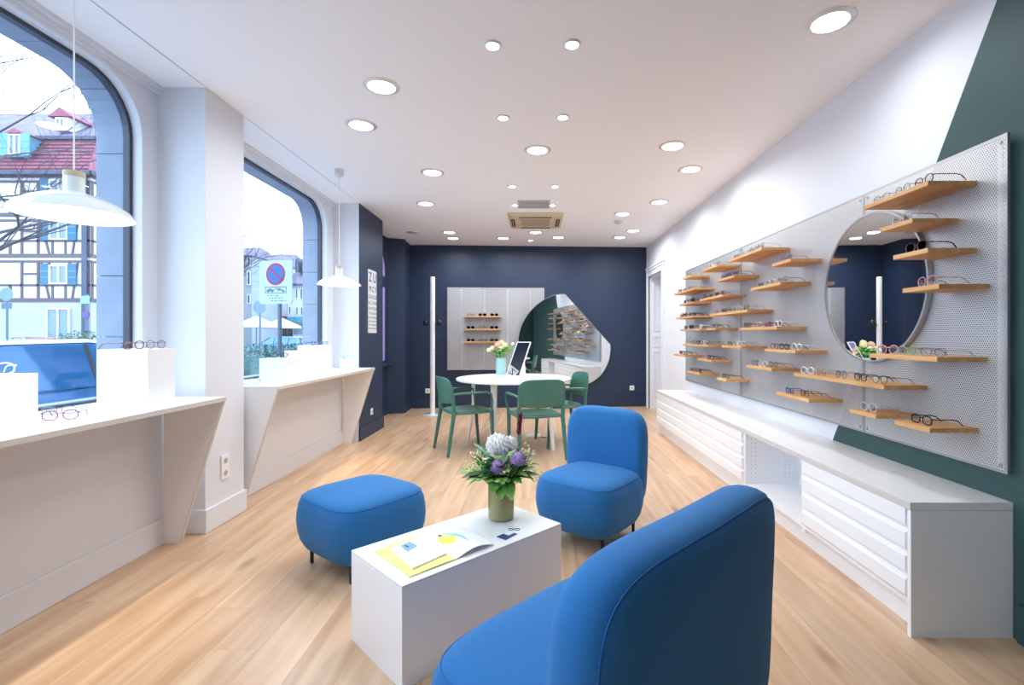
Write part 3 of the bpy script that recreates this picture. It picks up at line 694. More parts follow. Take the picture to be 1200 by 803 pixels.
# coat stand
t = thing('coat_stand', 'tall pale tubular coat stand on a round foot by the back wall', 'coat stand', (-1.63, 7.8, 0))
G().lathe([(.165,0),(.165,.008),(.155,.014),(.05,.018)], 40).build('base', 'lamp', t, smooth=True)
G().lathe([(.039,.016),(.039,1.03)], 28).build('pole', 'lac', t, smooth=True); G().lathe([(.039,1.034),(.039,2.185),(.034,2.19)], 28).build('pole', 'lac', t, smooth=True)
G().lathe([(.036,1.03),(.036,1.034)], 24).build('joint', 'grille', t)
for a in (R(5), R(185)):
    c, s_ = math.cos(a), math.sin(a)
    G().tube([(.036*c,.036*s_,1.43),(.075*c,.075*s_,1.44),(.10*c,.10*s_,1.47)], [.011,.011,.011], 10).build('hook', 'black', t, smooth=True)
    G().ball((.105*c,.105*s_,1.46),(.045,.045,.05),14,10).build('knob', 'black', t, smooth=True)
# ================================================================= LOUNGE SEATING
def softbox(g, hx, hy, e, prof, n=64, mx=None, bend=0, cy=0):
    vs = []; fs = []
    for s_, z in prof:
        for i in range(n):
            a = 2*math.pi*i/n; c, s2 = math.cos(a), math.sin(a)
            x = hx*s_*math.copysign(abs(c)**(2/e), c); y = hy*s_*math.copysign(abs(s2)**(2/e), s2)
            vs.append((x, cy+y, z + bend*x*x))
    for k in range(len(prof)-1):
        for i in range(n): fs.append((k*n+i, k*n+(i+1) % n, (k+1)*n+(i+1) % n, (k+1)*n+i))
    fs.append(tuple(range(n))[::-1]); fs.append(tuple(range((len(prof)-1)*n, len(prof)*n)))
    return g.add(vs, fs, mx)
SEATP = [(.30,.072),(.62,.075),(.78,.086),(.88,.112),(.945,.15),(.985,.20),(1.0,.25),(.992,.30),(.965,.345),(.925,.372),(.905,.380),(.87,.390),(.76,.402),(.6,.410),(.4,.415),(.15,.417)]
def seatpart(t, hx, hy, cy):
    o = softbox(G(), hx, hy, 4.3, SEATP, n=96, cy=cy).build('seat', 'fabric', t, smooth=True, angle=180)
    pts = []
    for i in range(72):
        a = 2*math.pi*i/72; c, s2 = math.cos(a), math.sin(a)
        pts.append((hx*.922*math.copysign(abs(c)**(2/4.3), c), cy+hy*.922*math.copysign(abs(s2)**(2/4.3), s2), .3755))
    G().tube(pts, .0018, 5, closed=True).build('seam', 'seam', o, smooth=True)
def feet(t, xs, ys, z=.10):
    for x_ in xs:
        for y_ in ys: G().cyl((x_,y_,0),(x_,y_,z),.0095,.011,n=10).build('leg', 'metal', t, smooth=True)
def lounge(name, label, cat, loc, rz, hx, hy, cy, back=None, lx=.19, ly=(-.19,.19)):
    t = thing(name, label, cat, loc, rz, 'blue upholstered lounge seats')
    seatpart(t, hx, hy, cy); feet(t, (-lx, lx), ly)
    if back:
        bx, by, th, zt, zb, ex, bcx = back
        prof = [(.60,-th/2),(.86,-th/2*.985),(.935,-th/2*.86),(.978,-th/2*.62),(.996,-th/2*.3),(1.0,0),(.996,th/2*.3),(.978,th/2*.62),(.935,th/2*.86),(.86,th/2*.985),(.60,th/2)]
        mx = Matrix.Translation((0, by, (zt+zb)/2)) @ Matrix.Rotation(R(90), 4, 'X')
        g = G(); softbox(g, bx, (zt-zb)/2, ex, prof, n=88, mx=mx, bend=-.12)
        # gentle taper and backward lean of the upper half
        nv = []
        for x_, y_, z_ in g.v:
            k = (z_-zb)/(zt-zb); x2 = x_*(1 - .05*max(0, .45-k)/.45 ); nv.append((x2+bcx, y_ - .03*max(0, k-.45), z_))
        g.v = nv
        b = g.build('backrest', 'fabric', t, smooth=True, angle=180)
        pts = []
        for i in range(80):
            a = 2*math.pi*i/80; c, s2 = math.cos(a), math.sin(a)
            x_ = bx*.945*math.copysign(abs(c)**(2/ex), c); z_ = (zt+zb)/2 + (zt-zb)/2*.945*math.copysign(abs(s2)**(2/ex), s2); k = (z_-zb)/(zt-zb)
            pts.append((bcx+x_*(1-.05*max(0,.45-k)/.45), by - th/2*.835 + .12*x_*x_ - .03*max(0,k-.45), z_))
        G().tube(pts, .0015, 5, closed=True).build('seam', 'seam', b, smooth=True)
    return t
lounge('pouf', 'blue square pouf without a back, left of the white coffee table', 'pouf', (-.965, 2.745, 0), R(53), .288, .288, 0)
lounge('lounge_chair', 'blue lounge chair with rounded back beyond the coffee table', 'armchair', (.355, 3.08, 0), math.atan2(.62, -.78), .285, .28, .02, (.295, -.265, .135, .77, .115, 4.8, .05))
lounge('loveseat', 'wide blue loveseat in the foreground seen from behind', 'loveseat', (.10, 1.47, 0), R(45), .425, .27, -.05, (.465, -.375, .15, .815, .115, 5.4, .035), .31, (-.24, .12))

# ================================================================= COFFEE TABLE AND WHAT LIES ON IT
K = Vector((-.468, 1.726)); e1 = Vector((-.279, .300)); e2 = Vector((.591, .582))
a2 = math.atan2(e2.y, e2.x); L1, L2 = .41, .83
u2 = Vector((math.cos(a2), math.sin(a2))); u1 = Vector((-u2.y, u2.x)); cc = K + u2*L2/2 + u1*L1/2
t = thing('coffee_table', 'solid white block coffee table between the blue seats', 'coffee table', (cc.x, cc.y, 0), a2)
box('block', 'lac', -L2/2, L2/2, -L1/2, L1/2, 0, .3585, t, bevel=.0015); box('top_board', 'lac2', -L2/2, L2/2, -L1/2, L1/2, .3587, .369, t, bevel=.001)
TT = .369
def quad_plate(name, m, pts, z0, z1, parent=None, loc=(0,0,0)):
    return G().prism([(p[0]-loc[0], p[1]-loc[1]) for p in pts], z0-loc[2], z1-loc[2], XY).build(name, m, parent)
# magazine: left page block flat, right pages arching up
ML = (-.395, 2.03, TT)
t = thing('magazine', 'open magazine with yellow and turquoise print on coffee table', 'magazine', ML)
A, B_, C_, D_ = Vector((-.655,2.003)), Vector((-.457,1.788)), Vector((-.312,1.93)), Vector((-.514,2.153))
E_, F_ = Vector((-.172,2.061)), Vector((-.352,2.274))
def pagestrip(p0, p1, q0, q1, zf, n=10, th=.0025, z0=TT):
    vs = []; fs = []
    for i in range(n+1):
        k = i/n; a = p0.lerp(q0, k); b = p1.lerp(q1, k); z = z0 + zf(k)
        for q, dz in ((a,0),(b,0),(b,th),(a,th)): vs.append((q.x-ML[0], q.y-ML[1], z+dz-ML[2]))
    for i in range(n):
        for j in range(4): fs.append((i*4+j, i*4+(j+1) % 4, i*4+4+(j+1) % 4, i*4+4+j))
    fs += [(0,1,2,3), tuple(range(n*4, n*4+4))[::-1]]
    return vs, fs
g = G(); g.add(*pagestrip(C_, D_, B_, A, lambda k: .0004+.004*math.sin(min(1,k*2.2)*math.pi/2)*(1-k)+.0005, th=.0035)); g.build('left_page', 'yellow', t, smooth=True, angle=30)
zf = lambda k: .0006 + .026*math.sin(math.pi*k**.8)**1.2*(.4+.6*k) + .006*k
g = G(); g.add(*pagestrip(C_, D_, E_, F_, zf)); g.build('right_page', 'paper', t, smooth=True, angle=30)
g = G(); g.add(*pagestrip(C_, D_, E_, F_, lambda k: .0001, th=.0005)); g.build('back_cover', 'paper', t)
def rp(k, w): # point on the right page: k away from spine, w along it
    a = C_.lerp(E_, k); b = D_.lerp(F_, k); q = a.lerp(b, w); return (q.x-ML[0], q.y-ML[1], zf(k)+.0029)
def blob(name, m, pts, dz):
    g = G(); c = (sum(p[0] for p in pts)/len(pts), sum(p[1] for p in pts)/len(pts))
    top = [rp(*p) for p in pts]; cp = rp(*c); n = len(pts)
    vs = [(p[0],p[1],p[2]+dz) for p in top] + [(cp[0],cp[1],cp[2]+dz)] + [(p[0],p[1],p[2]-.0008) for p in top]
    fs = [(i,(i+1) % n,n) for i in range(n)] + [(i, n+1+i, n+1+(i+1) % n, (i+1) % n) for i in range(n)]
    g.add(vs, fs).build(name, m, t)
blob('yellow_print', 'lemon', [(.30+.17*math.cos(a), .52+.20*math.sin(a)*(1 if a < math.pi else .8)) for a in [i*2*math.pi/18 for i in range(18)]], .0003)
arc = [(.28+.34*math.sin(a), .66-.30*(1-math.cos(a))) for a in [i*R(100)/10 for i in range(11)]]
blob('turquoise_print', 'aqua', [(x_, y_+.05) for x_, y_ in arc] + [(x_-.03, y_-.07) for x_, y_ in arc[::-1]], .0006)
blob('dark_print', 'navyp', [(.27+.035*math.cos(a), .70+.035*math.sin(a)) for a in [i*2*math.pi/8 for i in range(8)]], .0009)
# booklet
bl = (-.476, 1.985, TT+.0055)
t = thing('booklet', 'small white booklet lying on the left magazine page', 'booklet', bl)
P4 = [(-.594,2.01),(-.457,1.837),(-.355,1.963),(-.498,2.12)]
quad_plate('pages', 'paper', P4, TT+.0055, TT+.0115, t, bl)
quad_plate('cover', 'paper', [(x_*.997-.0015, y_) for x_, y_ in P4], TT+.0117, TT+.0125, t, bl)
pc = [(-.558,2.03),(-.512,1.974),(-.485,2.03),(-.531,2.075)]
quad_plate('blue_picture', 'skyb', pc, TT+.0126, TT+.0130, t, bl)
m0 = (-.5215, 2.027)
quad_plate('dark_glasses_print', 'navyp', [(m0[0]-.022,m0[1]+.004),(m0[0]+.000,m0[1]-.016),(m0[0]+.005,m0[1]-.008),(m0[0]-.014,m0[1]+.012)], TT+.0131, TT+.0134, t, bl)
cl_ = (-.124, 2.166, TT)
t = thing('business_card', 'navy and white business card beside the olive vase', 'card', cl_)
c4 = [Vector(p) for p in ((-.17,2.152),(-.127,2.116),(-.078,2.182),(-.119,2.214))]
quad_plate('card_stock', 'navyp', [tuple(p) for p in c4], TT, TT+.0009, t, cl_)
m1 = (c4[0]+c4[1])/2*.35 + (c4[2]+c4[3])/2*.65
quad_plate('white_corner', 'paper', [tuple(c4[3].lerp(c4[0],.45)), tuple((c4[3].lerp(c4[0],.45)).lerp(c4[2].lerp(c4[1],.45),.62)), tuple(c4[3].lerp(c4[2],.62)), tuple(c4[3])], TT+.001, TT+.0013, t, cl_)
t = thing('mini_glasses_card', 'tiny dark glasses emblem tag behind the business card', 'tag', (-.095, 2.235, TT))
g = G()
for s_ in (-1, 1): g.lathe([(.009,.0003),(.009,.0016),(.0125,.0016),(.0125,.0003)], 16, (s_*.014,0,0), cap=False)
g.box(-.004,.004,-.001,.001,.0003,.0016); g.build('emblem', 'metal', t)

# vases and flowers
def leaf(g, base, d, up, L, w, curl=.25, n=5):
    d = Vector(d).normalized(); up = Vector(up); side = d.cross(up)
    if side.length < 1e-4: side = d.orthogonal()
    side.normalize(); nr = side.cross(d).normalized(); vs = []; fs = []
    for i in range(n+1):
        k = i/n; ww = w*math.sin(math.pi*(k*.92+.04))**.8*(1-.25*k); c = Vector(base) + d*L*k - nr*0 + nr*(-curl*L*k*k)
        vs += [c - side*ww + nr*ww*.25, c, c + side*ww + nr*ww*.25]
    for i in range(n):
        a = i*3; fs += [(a,a+1,a+4,a+3),(a+1,a+2,a+5,a+4)]
    o = len(vs); vs += [tuple(Vector(v) - nr*.0009) for v in vs]; fs += [tuple(i+o for i in f[::-1]) for f in fs]
    return g.add(vs, fs)
VX, VY = -.165, 2.375
t = thing('vase', 'glossy olive cylinder vase with dark rim on coffee table', 'vase', (VX, VY, TT))
G().lathe([(.052,0),(.0615,.006),(.0625,.02),(.0625,.188),(.0585,.188),(.0585,.02),(.0,.018)], 48, cap=False).build('body', 'olive', t, smooth=True, angle=50)
G().lathe([(.0632,.172),(.0632,.192),(.058,.192),(.058,.172)], 48, cap=False).build('dark_rim', 'metal', t, smooth=True, angle=50)
t = thing('flower_bouquet', 'mixed bouquet with white chrysanthemum and purple blooms in olive vase', 'flowers', (VX, VY, TT+.022))
fr = random.Random(5)
stems = G()
def ball_bloom(c, r, m, name, npet, seed, pw_=.3, curl=.4):
    q = random.Random(seed); g = G()
    for i in range(npet):
        z = 1 - 1.75*(i+.5)/npet; ph = i*2.39996; rr = math.sqrt(max(0, 1-z*z)); d = Vector((rr*math.cos(ph), rr*math.sin(ph), z))
        leaf(g, Vector(c)+d*r*.35, d+Vector((0,0,.1)), Vector((-d.y+.01, d.x, .2)), r*.65*q.uniform(.9,1.08), r*pw_*.5, -curl*.5, 3)
    g.ball(c, r*.78, 12, 8); return g.build(name, m, t)
ball_bloom((-.01,-.035,.338), .062, 'petal', 'white_bloom', 70, 1, .6)
ball_bloom((.04,.0,.335), .045, 'petal', 'white_bloom', 60, 7, .6)
ball_bloom((-.015,-.10,.25), .042, 'purple', 'purple_bloom', 90, 2, .2, .1)
ball_bloom((.085,-.07,.282), .042, 'purple', 'purple_bloom', 90, 3, .2, .1)
for c in ((-.01,-.035,.27),(.04,0,.28),(-.015,-.10,.21),(.085,-.07,.23),(.09,.02,.34)): stems.tube([(c[0]*.2,c[1]*.2,.01),(c[0]*.4,c[1]*.4,.15),c], .003, 6)
g = G()
for k in range(26):
    z = .37 + .10*k/26; a = k*2.4; r_ = .02*(1-k/30)
    leaf(g, (.085+.01*(k/26),.02,z), (math.cos(a)*.5,math.sin(a)*.5,1), (math.cos(a),math.sin(a),0), .03, .007, 0, 3)
g.build('wine_spike', 'wine', t)
g = G()
for cx_, cy_, cz_ in ((-.12,-.01,.27),(-.15,-.04,.24),(-.09,.03,.29),(.14,.0,.28),(.15,-.03,.24),(.12,.05,.30),(.17,-.06,.20),(-.07,-.06,.26)):
    for k in range(7): g.ball((cx_+fr.uniform(-.025,.025), cy_+fr.uniform(-.025,.025), cz_+fr.uniform(-.02,.03)), .0065, 6, 4)
    stems.tube([(cx_*.25,cy_*.25,.12),(cx_*.7,cy_*.7,.2),(cx_,cy_,cz_)], .0018, 5)
g.build('filler_buds', 'cream', t)['kind'] = 'stuff'
# big leaves around the collar, each its own part
for k in range(26):
    a = 2*math.pi*k/26 + fr.uniform(-.2,.2); el = fr.choice((-.15,.1,.45)); m = fr.choice(('leaf','leaf','lime','leafd'))
    g = G(); b0 = (.045*math.cos(a), .045*math.sin(a), .175+.03*fr.random())
    leaf(g, b0, (math.cos(a),math.sin(a),el), (0,0,1), fr.uniform(.11,.15), fr.uniform(.034,.048), .35, 6)
    g.build('leaf', m, t, smooth=True)
for k in range(70):
    a = fr.uniform(0,6.28); el = fr.uniform(.3,1.7); r0 = fr.uniform(.01,.09); g = G()
    leaf(g, (r0*math.cos(a), r0*math.sin(a), .17+fr.uniform(0,.08)), (math.cos(a),math.sin(a),el), (0,0,1), fr.uniform(.08,.13), fr.uniform(.014,.026), .2, 4)
    g.build('leaf', fr.choice(('leaf','leafd','lime','leafd','bluegreen')), t, smooth=True)
for a in (-2.2, -1.7, 3.3, 2.9):
    g = G()
    for j in range(9):
        d = Vector((math.cos(a), math.sin(a), .12)); b0 = d*(.07+j*.013) + Vector((0,0,.185))
        for s_ in (-1, 1): leaf(g, b0, (math.cos(a+s_*.8), math.sin(a+s_*.8), .2), (0,0,1), .04, .006, .1, 3)
    g.build('fern_frond', 'lime', t)
leaf(G(), (0,-.05,.17), (.0,-1,.5), (0,0,1), .08, .03, .5, 5).build('leaf', 'bluegreen', t, smooth=True)
stems.build('stems', 'stem', t)

# ================================================================= ROUND TABLE GROUP
TC = (-.25, 5.83); TR = .68; TH = .757
t = thing('round_table', 'round white table with blade legs before the back wall', 'table', (TC[0], TC[1], 0))
G().lathe([(.0,TH-.024),(TR-.004,TH-.024),(TR,TH-.020),(TR,TH-.003),(TR-.003,TH),(0,TH)], 72, cap=False).build('tabletop', 'lac2', t, smooth=True, angle=40)
for lx, ly in ((-.55,.08),(-.22,-.54),(.45,-.47),(.28,.52)):
    d = Vector((lx,ly,0)).normalized(); s_ = Vector((-d.y,d.x,0)); b0 = Vector((lx,ly,0)); tp_ = b0 - d*.06
    vs = []
    for p, w1, w2 in ((b0, .020, .010), (tp_+Vector((0,0,.45)), .030, .013), (tp_+Vector((0,0,TH-.024)), .036, .016)):
        for a, b in ((-1,-1),(1,-1),(1,1),(-1,1)): vs.append(p + s_*a*w1 + d*b*w2)
    fs = [(0,1,2,3),(8,9,10,11)]
    for k in (0,4):
        for j in range(4): fs.append((k+j,k+(j+1) % 4,k+4+(j+1) % 4,k+4+j))
    lg = G().add(vs, fs).build('leg', 'lac', t, bevel=.003)
    q = tp_ - d*.05; G().prism([(q.x-s_.x*.035-d.x*.06,q.y-s_.y*.035-d.y*.06),(q.x+s_.x*.035-d.x*.06,q.y+s_.y*.035-d.y*.06),(q.x+s_.x*.035+d.x*.05,q.y+s_.y*.035+d.y*.05),(q.x-s_.x*.035+d.x*.05,q.y-s_.y*.035+d.y*.05)], TH-.030, TH-.0241, XY).build('clamp_plate', 'lac', lg)
t = thing('floor_box', 'flat white power box on the floor under the round table', 'floor box', (-.02, 6.1, 0))
box('lid', 'socket', -.09, .09, -.10, .10, 0, .02, t, bevel=.004); G().tube([(.08,-.05,.012),(.13,-.09,.006),(.16,-.06,.005)], .005, 6).build('cable', 'black', t)

def curved_shell(g, w, h, z0, y0, depth, rad, th, lean=0, n=16, m=10):
    """upright shell: rounded rectangle w x h curved around the sitter"""
    e = 4.2; vs = []
    ring = []
    N_ = 48
    layers = [1, .97, .8, .55, .25]
    allv = []; fs = []
    for side in (0, 1):
        base = len(allv)
        for L_ in layers:
            for i in range(N_):
                a = 2*math.pi*i/N_; c, s2 = math.cos(a), math.sin(a)
                x = w/2*L_*math.copysign(abs(c)**(2/e), c); zz = h/2*L_*math.copysign(abs(s2)**(2/e), s2)
                y = y0 + depth*(x/(w/2))**2 - lean*(zz+h/2) + (th if side else 0)
                if L_ == 1: y += th*.25 if not side else -th*.25
                allv.append((x, y, z0+h/2+zz))
        for k in range(len(layers)-1):
            for i in range(N_): fs.append((base+k*N_+i, base+k*N_+(i+1) % N_, base+(k+1)*N_+(i+1) % N_, base+(k+1)*N_+i))
        fs.append(tuple(range(base+(len(layers)-1)*N_, base+len(layers)*N_)))
    o = len(layers)*N_
    for i in range(N_): fs.append((i, (i+1) % N_, o+(i+1) % N_, o+i))
    return g.add(allv, fs)
def green_chair(loc, rz, label, proto=None):
    if proto: return dup(proto, loc, rz, label)
    t = thing('armchair', label, 'chair', loc, rz, 'green plastic armchairs around the round table')
    # seat shell (dished)
    vs = []; fs = []; N_ = 48; rings = [(1,0),(.97,.004),(.85,-.002),(.6,-.012),(.3,-.018)]
    for side in (0, 1):
        for L_, dz in rings:
            for i in range(N_):
                a = 2*math.pi*i/N_; c, s2 = math.cos(a), math.sin(a)
                vs.append((.235*L_*math.copysign(abs(c)**(2/3.6), c), .01+.225*L_*math.copysign(abs(s2)**(2/3.6), s2), .452+dz-(.020 if side else 0)))
    for side in (0, 1):
        b = side*len(rings)*N_
        for k in range(len(rings)-1):
            for i in range(N_): fs.append((b+k*N_+i, b+k*N_+(i+1) % N_, b+(k+1)*N_+(i+1) % N_, b+(k+1)*N_+i))
        fs.append(tuple(range(b+(len(rings)-1)*N_, b+len(rings)*N_)))
    for i in range(N_): fs.append((i,(i+1) % N_,len(rings)*N_+(i+1) % N_,len(rings)*N_+i))
    G().add(vs, fs).build('seat', 'chair', t, smooth=True, angle=50)
    g = curved_shell(G(), .49, .285, .535, -.275, .055, 0, .012, lean=.16); g.build('backrest', 'chair', t, smooth=True, angle=50)
    for s_ in (-1, 1):
        G().tube([(s_*.245,-.285,0),(s_*.236,-.245,.25),(s_*.228,-.215,.44),(s_*.234,-.225,.60),(s_*.236,-.25,.74)], [.017,.021,.024,.020,.012], 8).build('leg', 'chair', t, smooth=True)
        fl = G().tube([(s_*.225,.235,0),(s_*.228,.215,.25),(s_*.232,.205,.45)], [.017,.020,.023], 8).build('leg', 'chair', t, smooth=True)
        g = G().tube([(s_*.234,.205,.44),(s_*.262,.20,.56),(s_*.270,.185,.632),(s_*.268,.14,.652),(s_*.262,0,.650),(s_*.250,-.12,.648),(s_*.238,-.225,.640)], [.015,.013,.013,.014,.015,.014,.012], 8)
        g.build('armrest', 'chair', t, smooth=True)
    g = G(); g.tube([(-.228,.20,.435),(0,.225,.432),(.228,.20,.435)], .011, 6); g.tube([(-.225,-.21,.437),(0,-.22,.434),(.225,-.21,.437)], .011, 6)
    for s_ in (-1,1): g.tube([(s_*.228,-.215,.437),(s_*.236,0,.434),(s_*.23,.20,.437)], .011, 6)
    g.build('seat_frame', 'chair', t, smooth=True)
    return t
ch = green_chair((0.0, 5.14, 0), R(17), 'green armchair with its back to the camera at the round table')
green_chair((-.76, 5.40, 0), R(-62), 'green armchair on the left side of the round table', ch)
green_chair((.30, 5.82, 0), R(108), 'green armchair on the right side, before the freeform mirror', ch)

t = thing('vase', 'pale turquoise vase on the round table', 'vase', (-.44, 6.36, TH))
G().lathe([(.055,0),(.064,.008),(.068,.05),(.066,.15),(.060,.20),(.050,.216),(.046,.216),(.055,.19),(.060,.05),(0,.02)], 36, cap=False).build('body', 'teal', t, smooth=True, angle=70)
t = thing('flower_bouquet', 'lime green and cream bouquet in the turquoise vase', 'flowers', (-.44, 6.36, TH+.021))
g = G()
for k in range(7): a = k*.9; g.tube([(0,0,.0),(.03*math.cos(a),.03*math.sin(a),.17),(.11*math.cos(a),.11*math.sin(a),.28)], .0035, 5)
g.build('stems', 'stem', t)
for k in range(34):
    a = fr.uniform(0,6.28); r0 = fr.uniform(.0,.07); g = G()
    leaf(g, (r0*math.cos(a), r0*math.sin(a), .20+fr.uniform(0,.08)), (math.cos(a),math.sin(a),fr.uniform(-.1,1.3)), (0,0,1), fr.uniform(.07,.12), fr.uniform(.02,.035), .25, 4)
    g.build('leaf', fr.choice(('lime','lime','leaf')), t, smooth=True)
for i, (cx_, cy_, cz_, r_, m) in enumerate([(-.04,-.05,.36,.048,'pinkp'),(.05,-.03,.35,.045,'cream'),(0,.04,.38,.045,'cream'),(-.11,-.02,.31,.04,'cream'),(.10,-.02,.30,.038,'lime'),(.0,-.09,.31,.038,'cream'),(.15,0,.37,.022,'petal'),(-.16,-.02,.29,.03,'petal')]):
    ball_bloom((cx_,cy_,cz_), r_, m, 'bloom', 46, 20+i, .5)
# table mirror on its easel foot
t = thing('table_mirror', 'tilted rectangular mirror on an easel foot on the round table', 'mirror', (-.275, 6.03, TH), R(-40))
tl = Matrix.Rotation(R(-27), 4, 'X')
G().box(-.105,.105,-.002,.002,.012,.46, tl).build('glass', 'mirror', t)
G().plate([(-.115,.003),(.115,.003),(.115,.47),(-.115,.47)], [[(-.105,.012),(.105,.012),(.105,.46),(-.105,.46)]], -.006, .006, lambda u, v, q: tl @ Vector((u, q, v))).build('frame', 'lac', t)
G().box(-.104,.104,.0022,.005,.013,.459, tl).build('backing', 'lac', t)
g = G().prism([(.06,.0),(.24,.0),(.20,.33),(.19,.33)], -.006, .006, lambda u, v, q: (q, u, v)); g.build('easel_foot', 'lac', t)

# ================================================================= DISPLAY BLOCKS AND GLASSES ON THE COUNTERS
CT = .882
def block(label, x, y, w, d, h, rz=0):
    t = thing('display_block', label, 'display block', (x, y, CT+.0003), R(rz), 'white display blocks on the window counters')
    box('block', 'lac', -w/2, w/2, -d/2, d/2, 0, h, t, bevel=.001); return CT + .0003 + h
h1 = block('white cube block at the left picture edge, nearest one', -2.10, 1.855, .24, .20, .22)
h2 = block('tall white block beside the near pillar', -2.12, 2.62, .235, .24, .30, 8)
h3 = block('low white block on the far counter, next to the near pillar', -2.08, 4.02, .22, .25, .19)
h4 = block('tall white block in the middle of the far counter', -2.12, 4.72, .21, .25, .28)
h5 = block('small white block at the far end of the far counter', -2.11, 5.50, .11, .11, .11)
GG = 'glasses on the window counters and blocks'
for k, x, y, z, rz, lb in (('white acetate', -2.06, 1.86, h1, 60, 'white rimmed glasses on the nearest cube block'),
    ('brown tortoise', -2.07, 2.53, h2, 85, 'brown glasses on the tall block by the near pillar'),
    ('thin black round', -2.07, 2.68, h2, 80, 'black glasses at the rear of the tall near block'),
    ('wine red', -2.08, 2.15, CT, 30, 'wine red glasses lying on the near counter, front pair'), ('grey metal', -2.24, 2.31, CT, 25, 'grey metal glasses lying on the near counter, rear pair'),
    ('olive', -2.16, 3.74, CT, 40, 'olive glasses lying on the near end of the far counter'),
    ('chunky black', -2.10, 4.02, h3, 20, 'black glasses on the low block of the far counter'),
    ('blue acetate', -2.07, 4.62, h4, 85, 'blue glasses on the tall block of the far counter'), ('grey metal', -2.05, 4.77, h4, 80, 'grey glasses on the tall block of the far counter'),
    ('thin black round', -2.02, 5.26, CT, 70, 'black glasses lying before the small far block'), ('clear acetate', -2.11, 5.50, h5, 10, 'clear glasses on top of the small far block'),
    ('grey metal', -2.25, 2.86, CT, 10, 'grey glasses lying behind the tall near block')):
    put_glasses(k, (x, y, z+.0003), R(rz), lb, GG)
t = thing('picture_stand', 'small white picture stand behind the low far block', 'stand', (-2.16, 4.36, CT), R(70))
g = G().plate([(-.075,.10),(.075,.10),(.075,.24),(-.075,.24)], [[(-.062,.113),(.062,.113),(.062,.227),(-.062,.227)]], -.006, .006, XZ); g.build('frame', 'lac', t)
box('card', 'paper', -.062, .062, -.001, .002, .113, .227, t)
G().tube([(-.05,0,.0),(-.05,0,.10)], .005, 6).build('foot', 'metal', t); G().tube([(.05,0,.0),(.05,0,.10)], .005, 6).build('foot', 'metal', t)
# ================================================================= STREET OUTSIDE
GZ = -.23
struct(G().box(-4.0, -2.63, -6, 110, GZ-.3, GZ).build('ground', 'pave'), 'grey pavement outside the windows')
struct(G().box(-140, -4.02, -20, 140, GZ-.3, GZ-.02).build('ground', 'asphalt'), 'asphalt square outside the windows')
struct(box('wall_left', 'stone', -2.66, -2.63, -6, 9.5, GZ, .78), 'outer stone plinth below the windows')
FX = lambda px, Y: (px-627)*Y/575
FZ = lambda py, Y: 1.25+(394-py)*Y/575

# half timbered house: facade plane y = 36, right flank plane x = -32.6 running back
HY = 36.0; HX = -32.6; HX0 = -62.0
hs = thing('timbered_house', 'half timbered house with pink gambrel roof and blue shutters', 'building', (-47, HY, GZ))
def hl(x, y, z): return (x+47, y-HY, z-GZ)
def hbox(nm, m, x0, x1, y0, y1, z0, z1, par=None):
    a = hl(x0, y0, z0); b = hl(x1, y1, z1); return box(nm, m, a[0], b[0], a[1], b[1], a[2], b[2], par or hs)
hbox('ground_storey', 'ground', HX0, HX, HY, 52, GZ, 3.9); hbox('upper_storeys', 'facade', HX0, HX, HY, 52, 3.9, 13.1)
bz = [3.9, 7.15, 10.15, 13.0]
bt = .17
xs_cols = [(-40.9+9.6*k) for k in (-2,-1,0)]  # window column centres, x = -60.1, -50.5, -40.9 -> matched below
WC = [-34.87, -43.6, -52.4, -60.0]
def beam(x0, z0, x1, z1, w=bt, flank=False):
    d = Vector((x1-x0, z1-z0)); L_ = d.length; d.normalize(); n_ = Vector((-d.y, d.x))*w/2
    pts = [(x0-n_.x, z0-n_.y), (x1-n_.x, z1-n_.y), (x1+n_.x, z1+n_.y), (x0+n_.x, z0+n_.y)]
    if not flank: g = G().prism(pts, HY-.07, HY-.001, lambda u, v, q: hl(u, q, v))
    else: g = G().prism(pts, HX+.001, HX+.07, lambda u, v, q: hl(q, u, v))
    g.build('timber_beam', 'timber', hs)
for i, z in enumerate(bz):
    beam(HX0, z, HX, z, .28); beam(HX0, z-.42, HX, z-.42, .16) if i else None
    beam(HY, z, 50, z, .28, True); beam(HY, z-.42, 50, z-.42, .16, True) if i else None
for i in range(3):
    z0, z1 = bz[i]+.14, bz[i+1]-.5; zs = z0 + .95
    beam(HX0, zs, HX, zs, .15); beam(HY, zs, 50, zs, .15, True)
    for c in WC:
        beam(c-1.55, z0, c-1.55, z1); beam(c+1.6, z0, c+1.6, z1) if c < -36 else beam(HX-.12, z0, HX-.12, z1, .22)
        beam(c-.75, z1, c-.75, zs, .14); beam(c+.75, z1, c+.75, zs, .14)
        beam(c-.5, z0, c-.5, zs, .13); beam(c+.45, z0, c+.45, zs, .13)
        beam(c-1.35, z1, c-.75, z0, .14); beam(c+1.35, z1, c+.95, z0, .14)
        if c > -59:
            for dx in (-2.75, -3.6, -5.3, -6.4): beam(c+dx, z0, c+dx, z1 if dx != -3.6 else zs)
            beam(c-5.3, z1, c-6.3, z0, .14); beam(c-1.6, (zs+z1)/2, c-2.7, (zs+z1)/2, .13); beam(c-5.4, (zs+z1)/2, c-6.4, (zs+z1)/2, .13)
    for y_ in (36.1, 38.6, 40.6, 43, 45.5): beam(y_, z0, y_, z1, .16, True)
    beam(37.6, z1, 38.4, z0, .14, True)
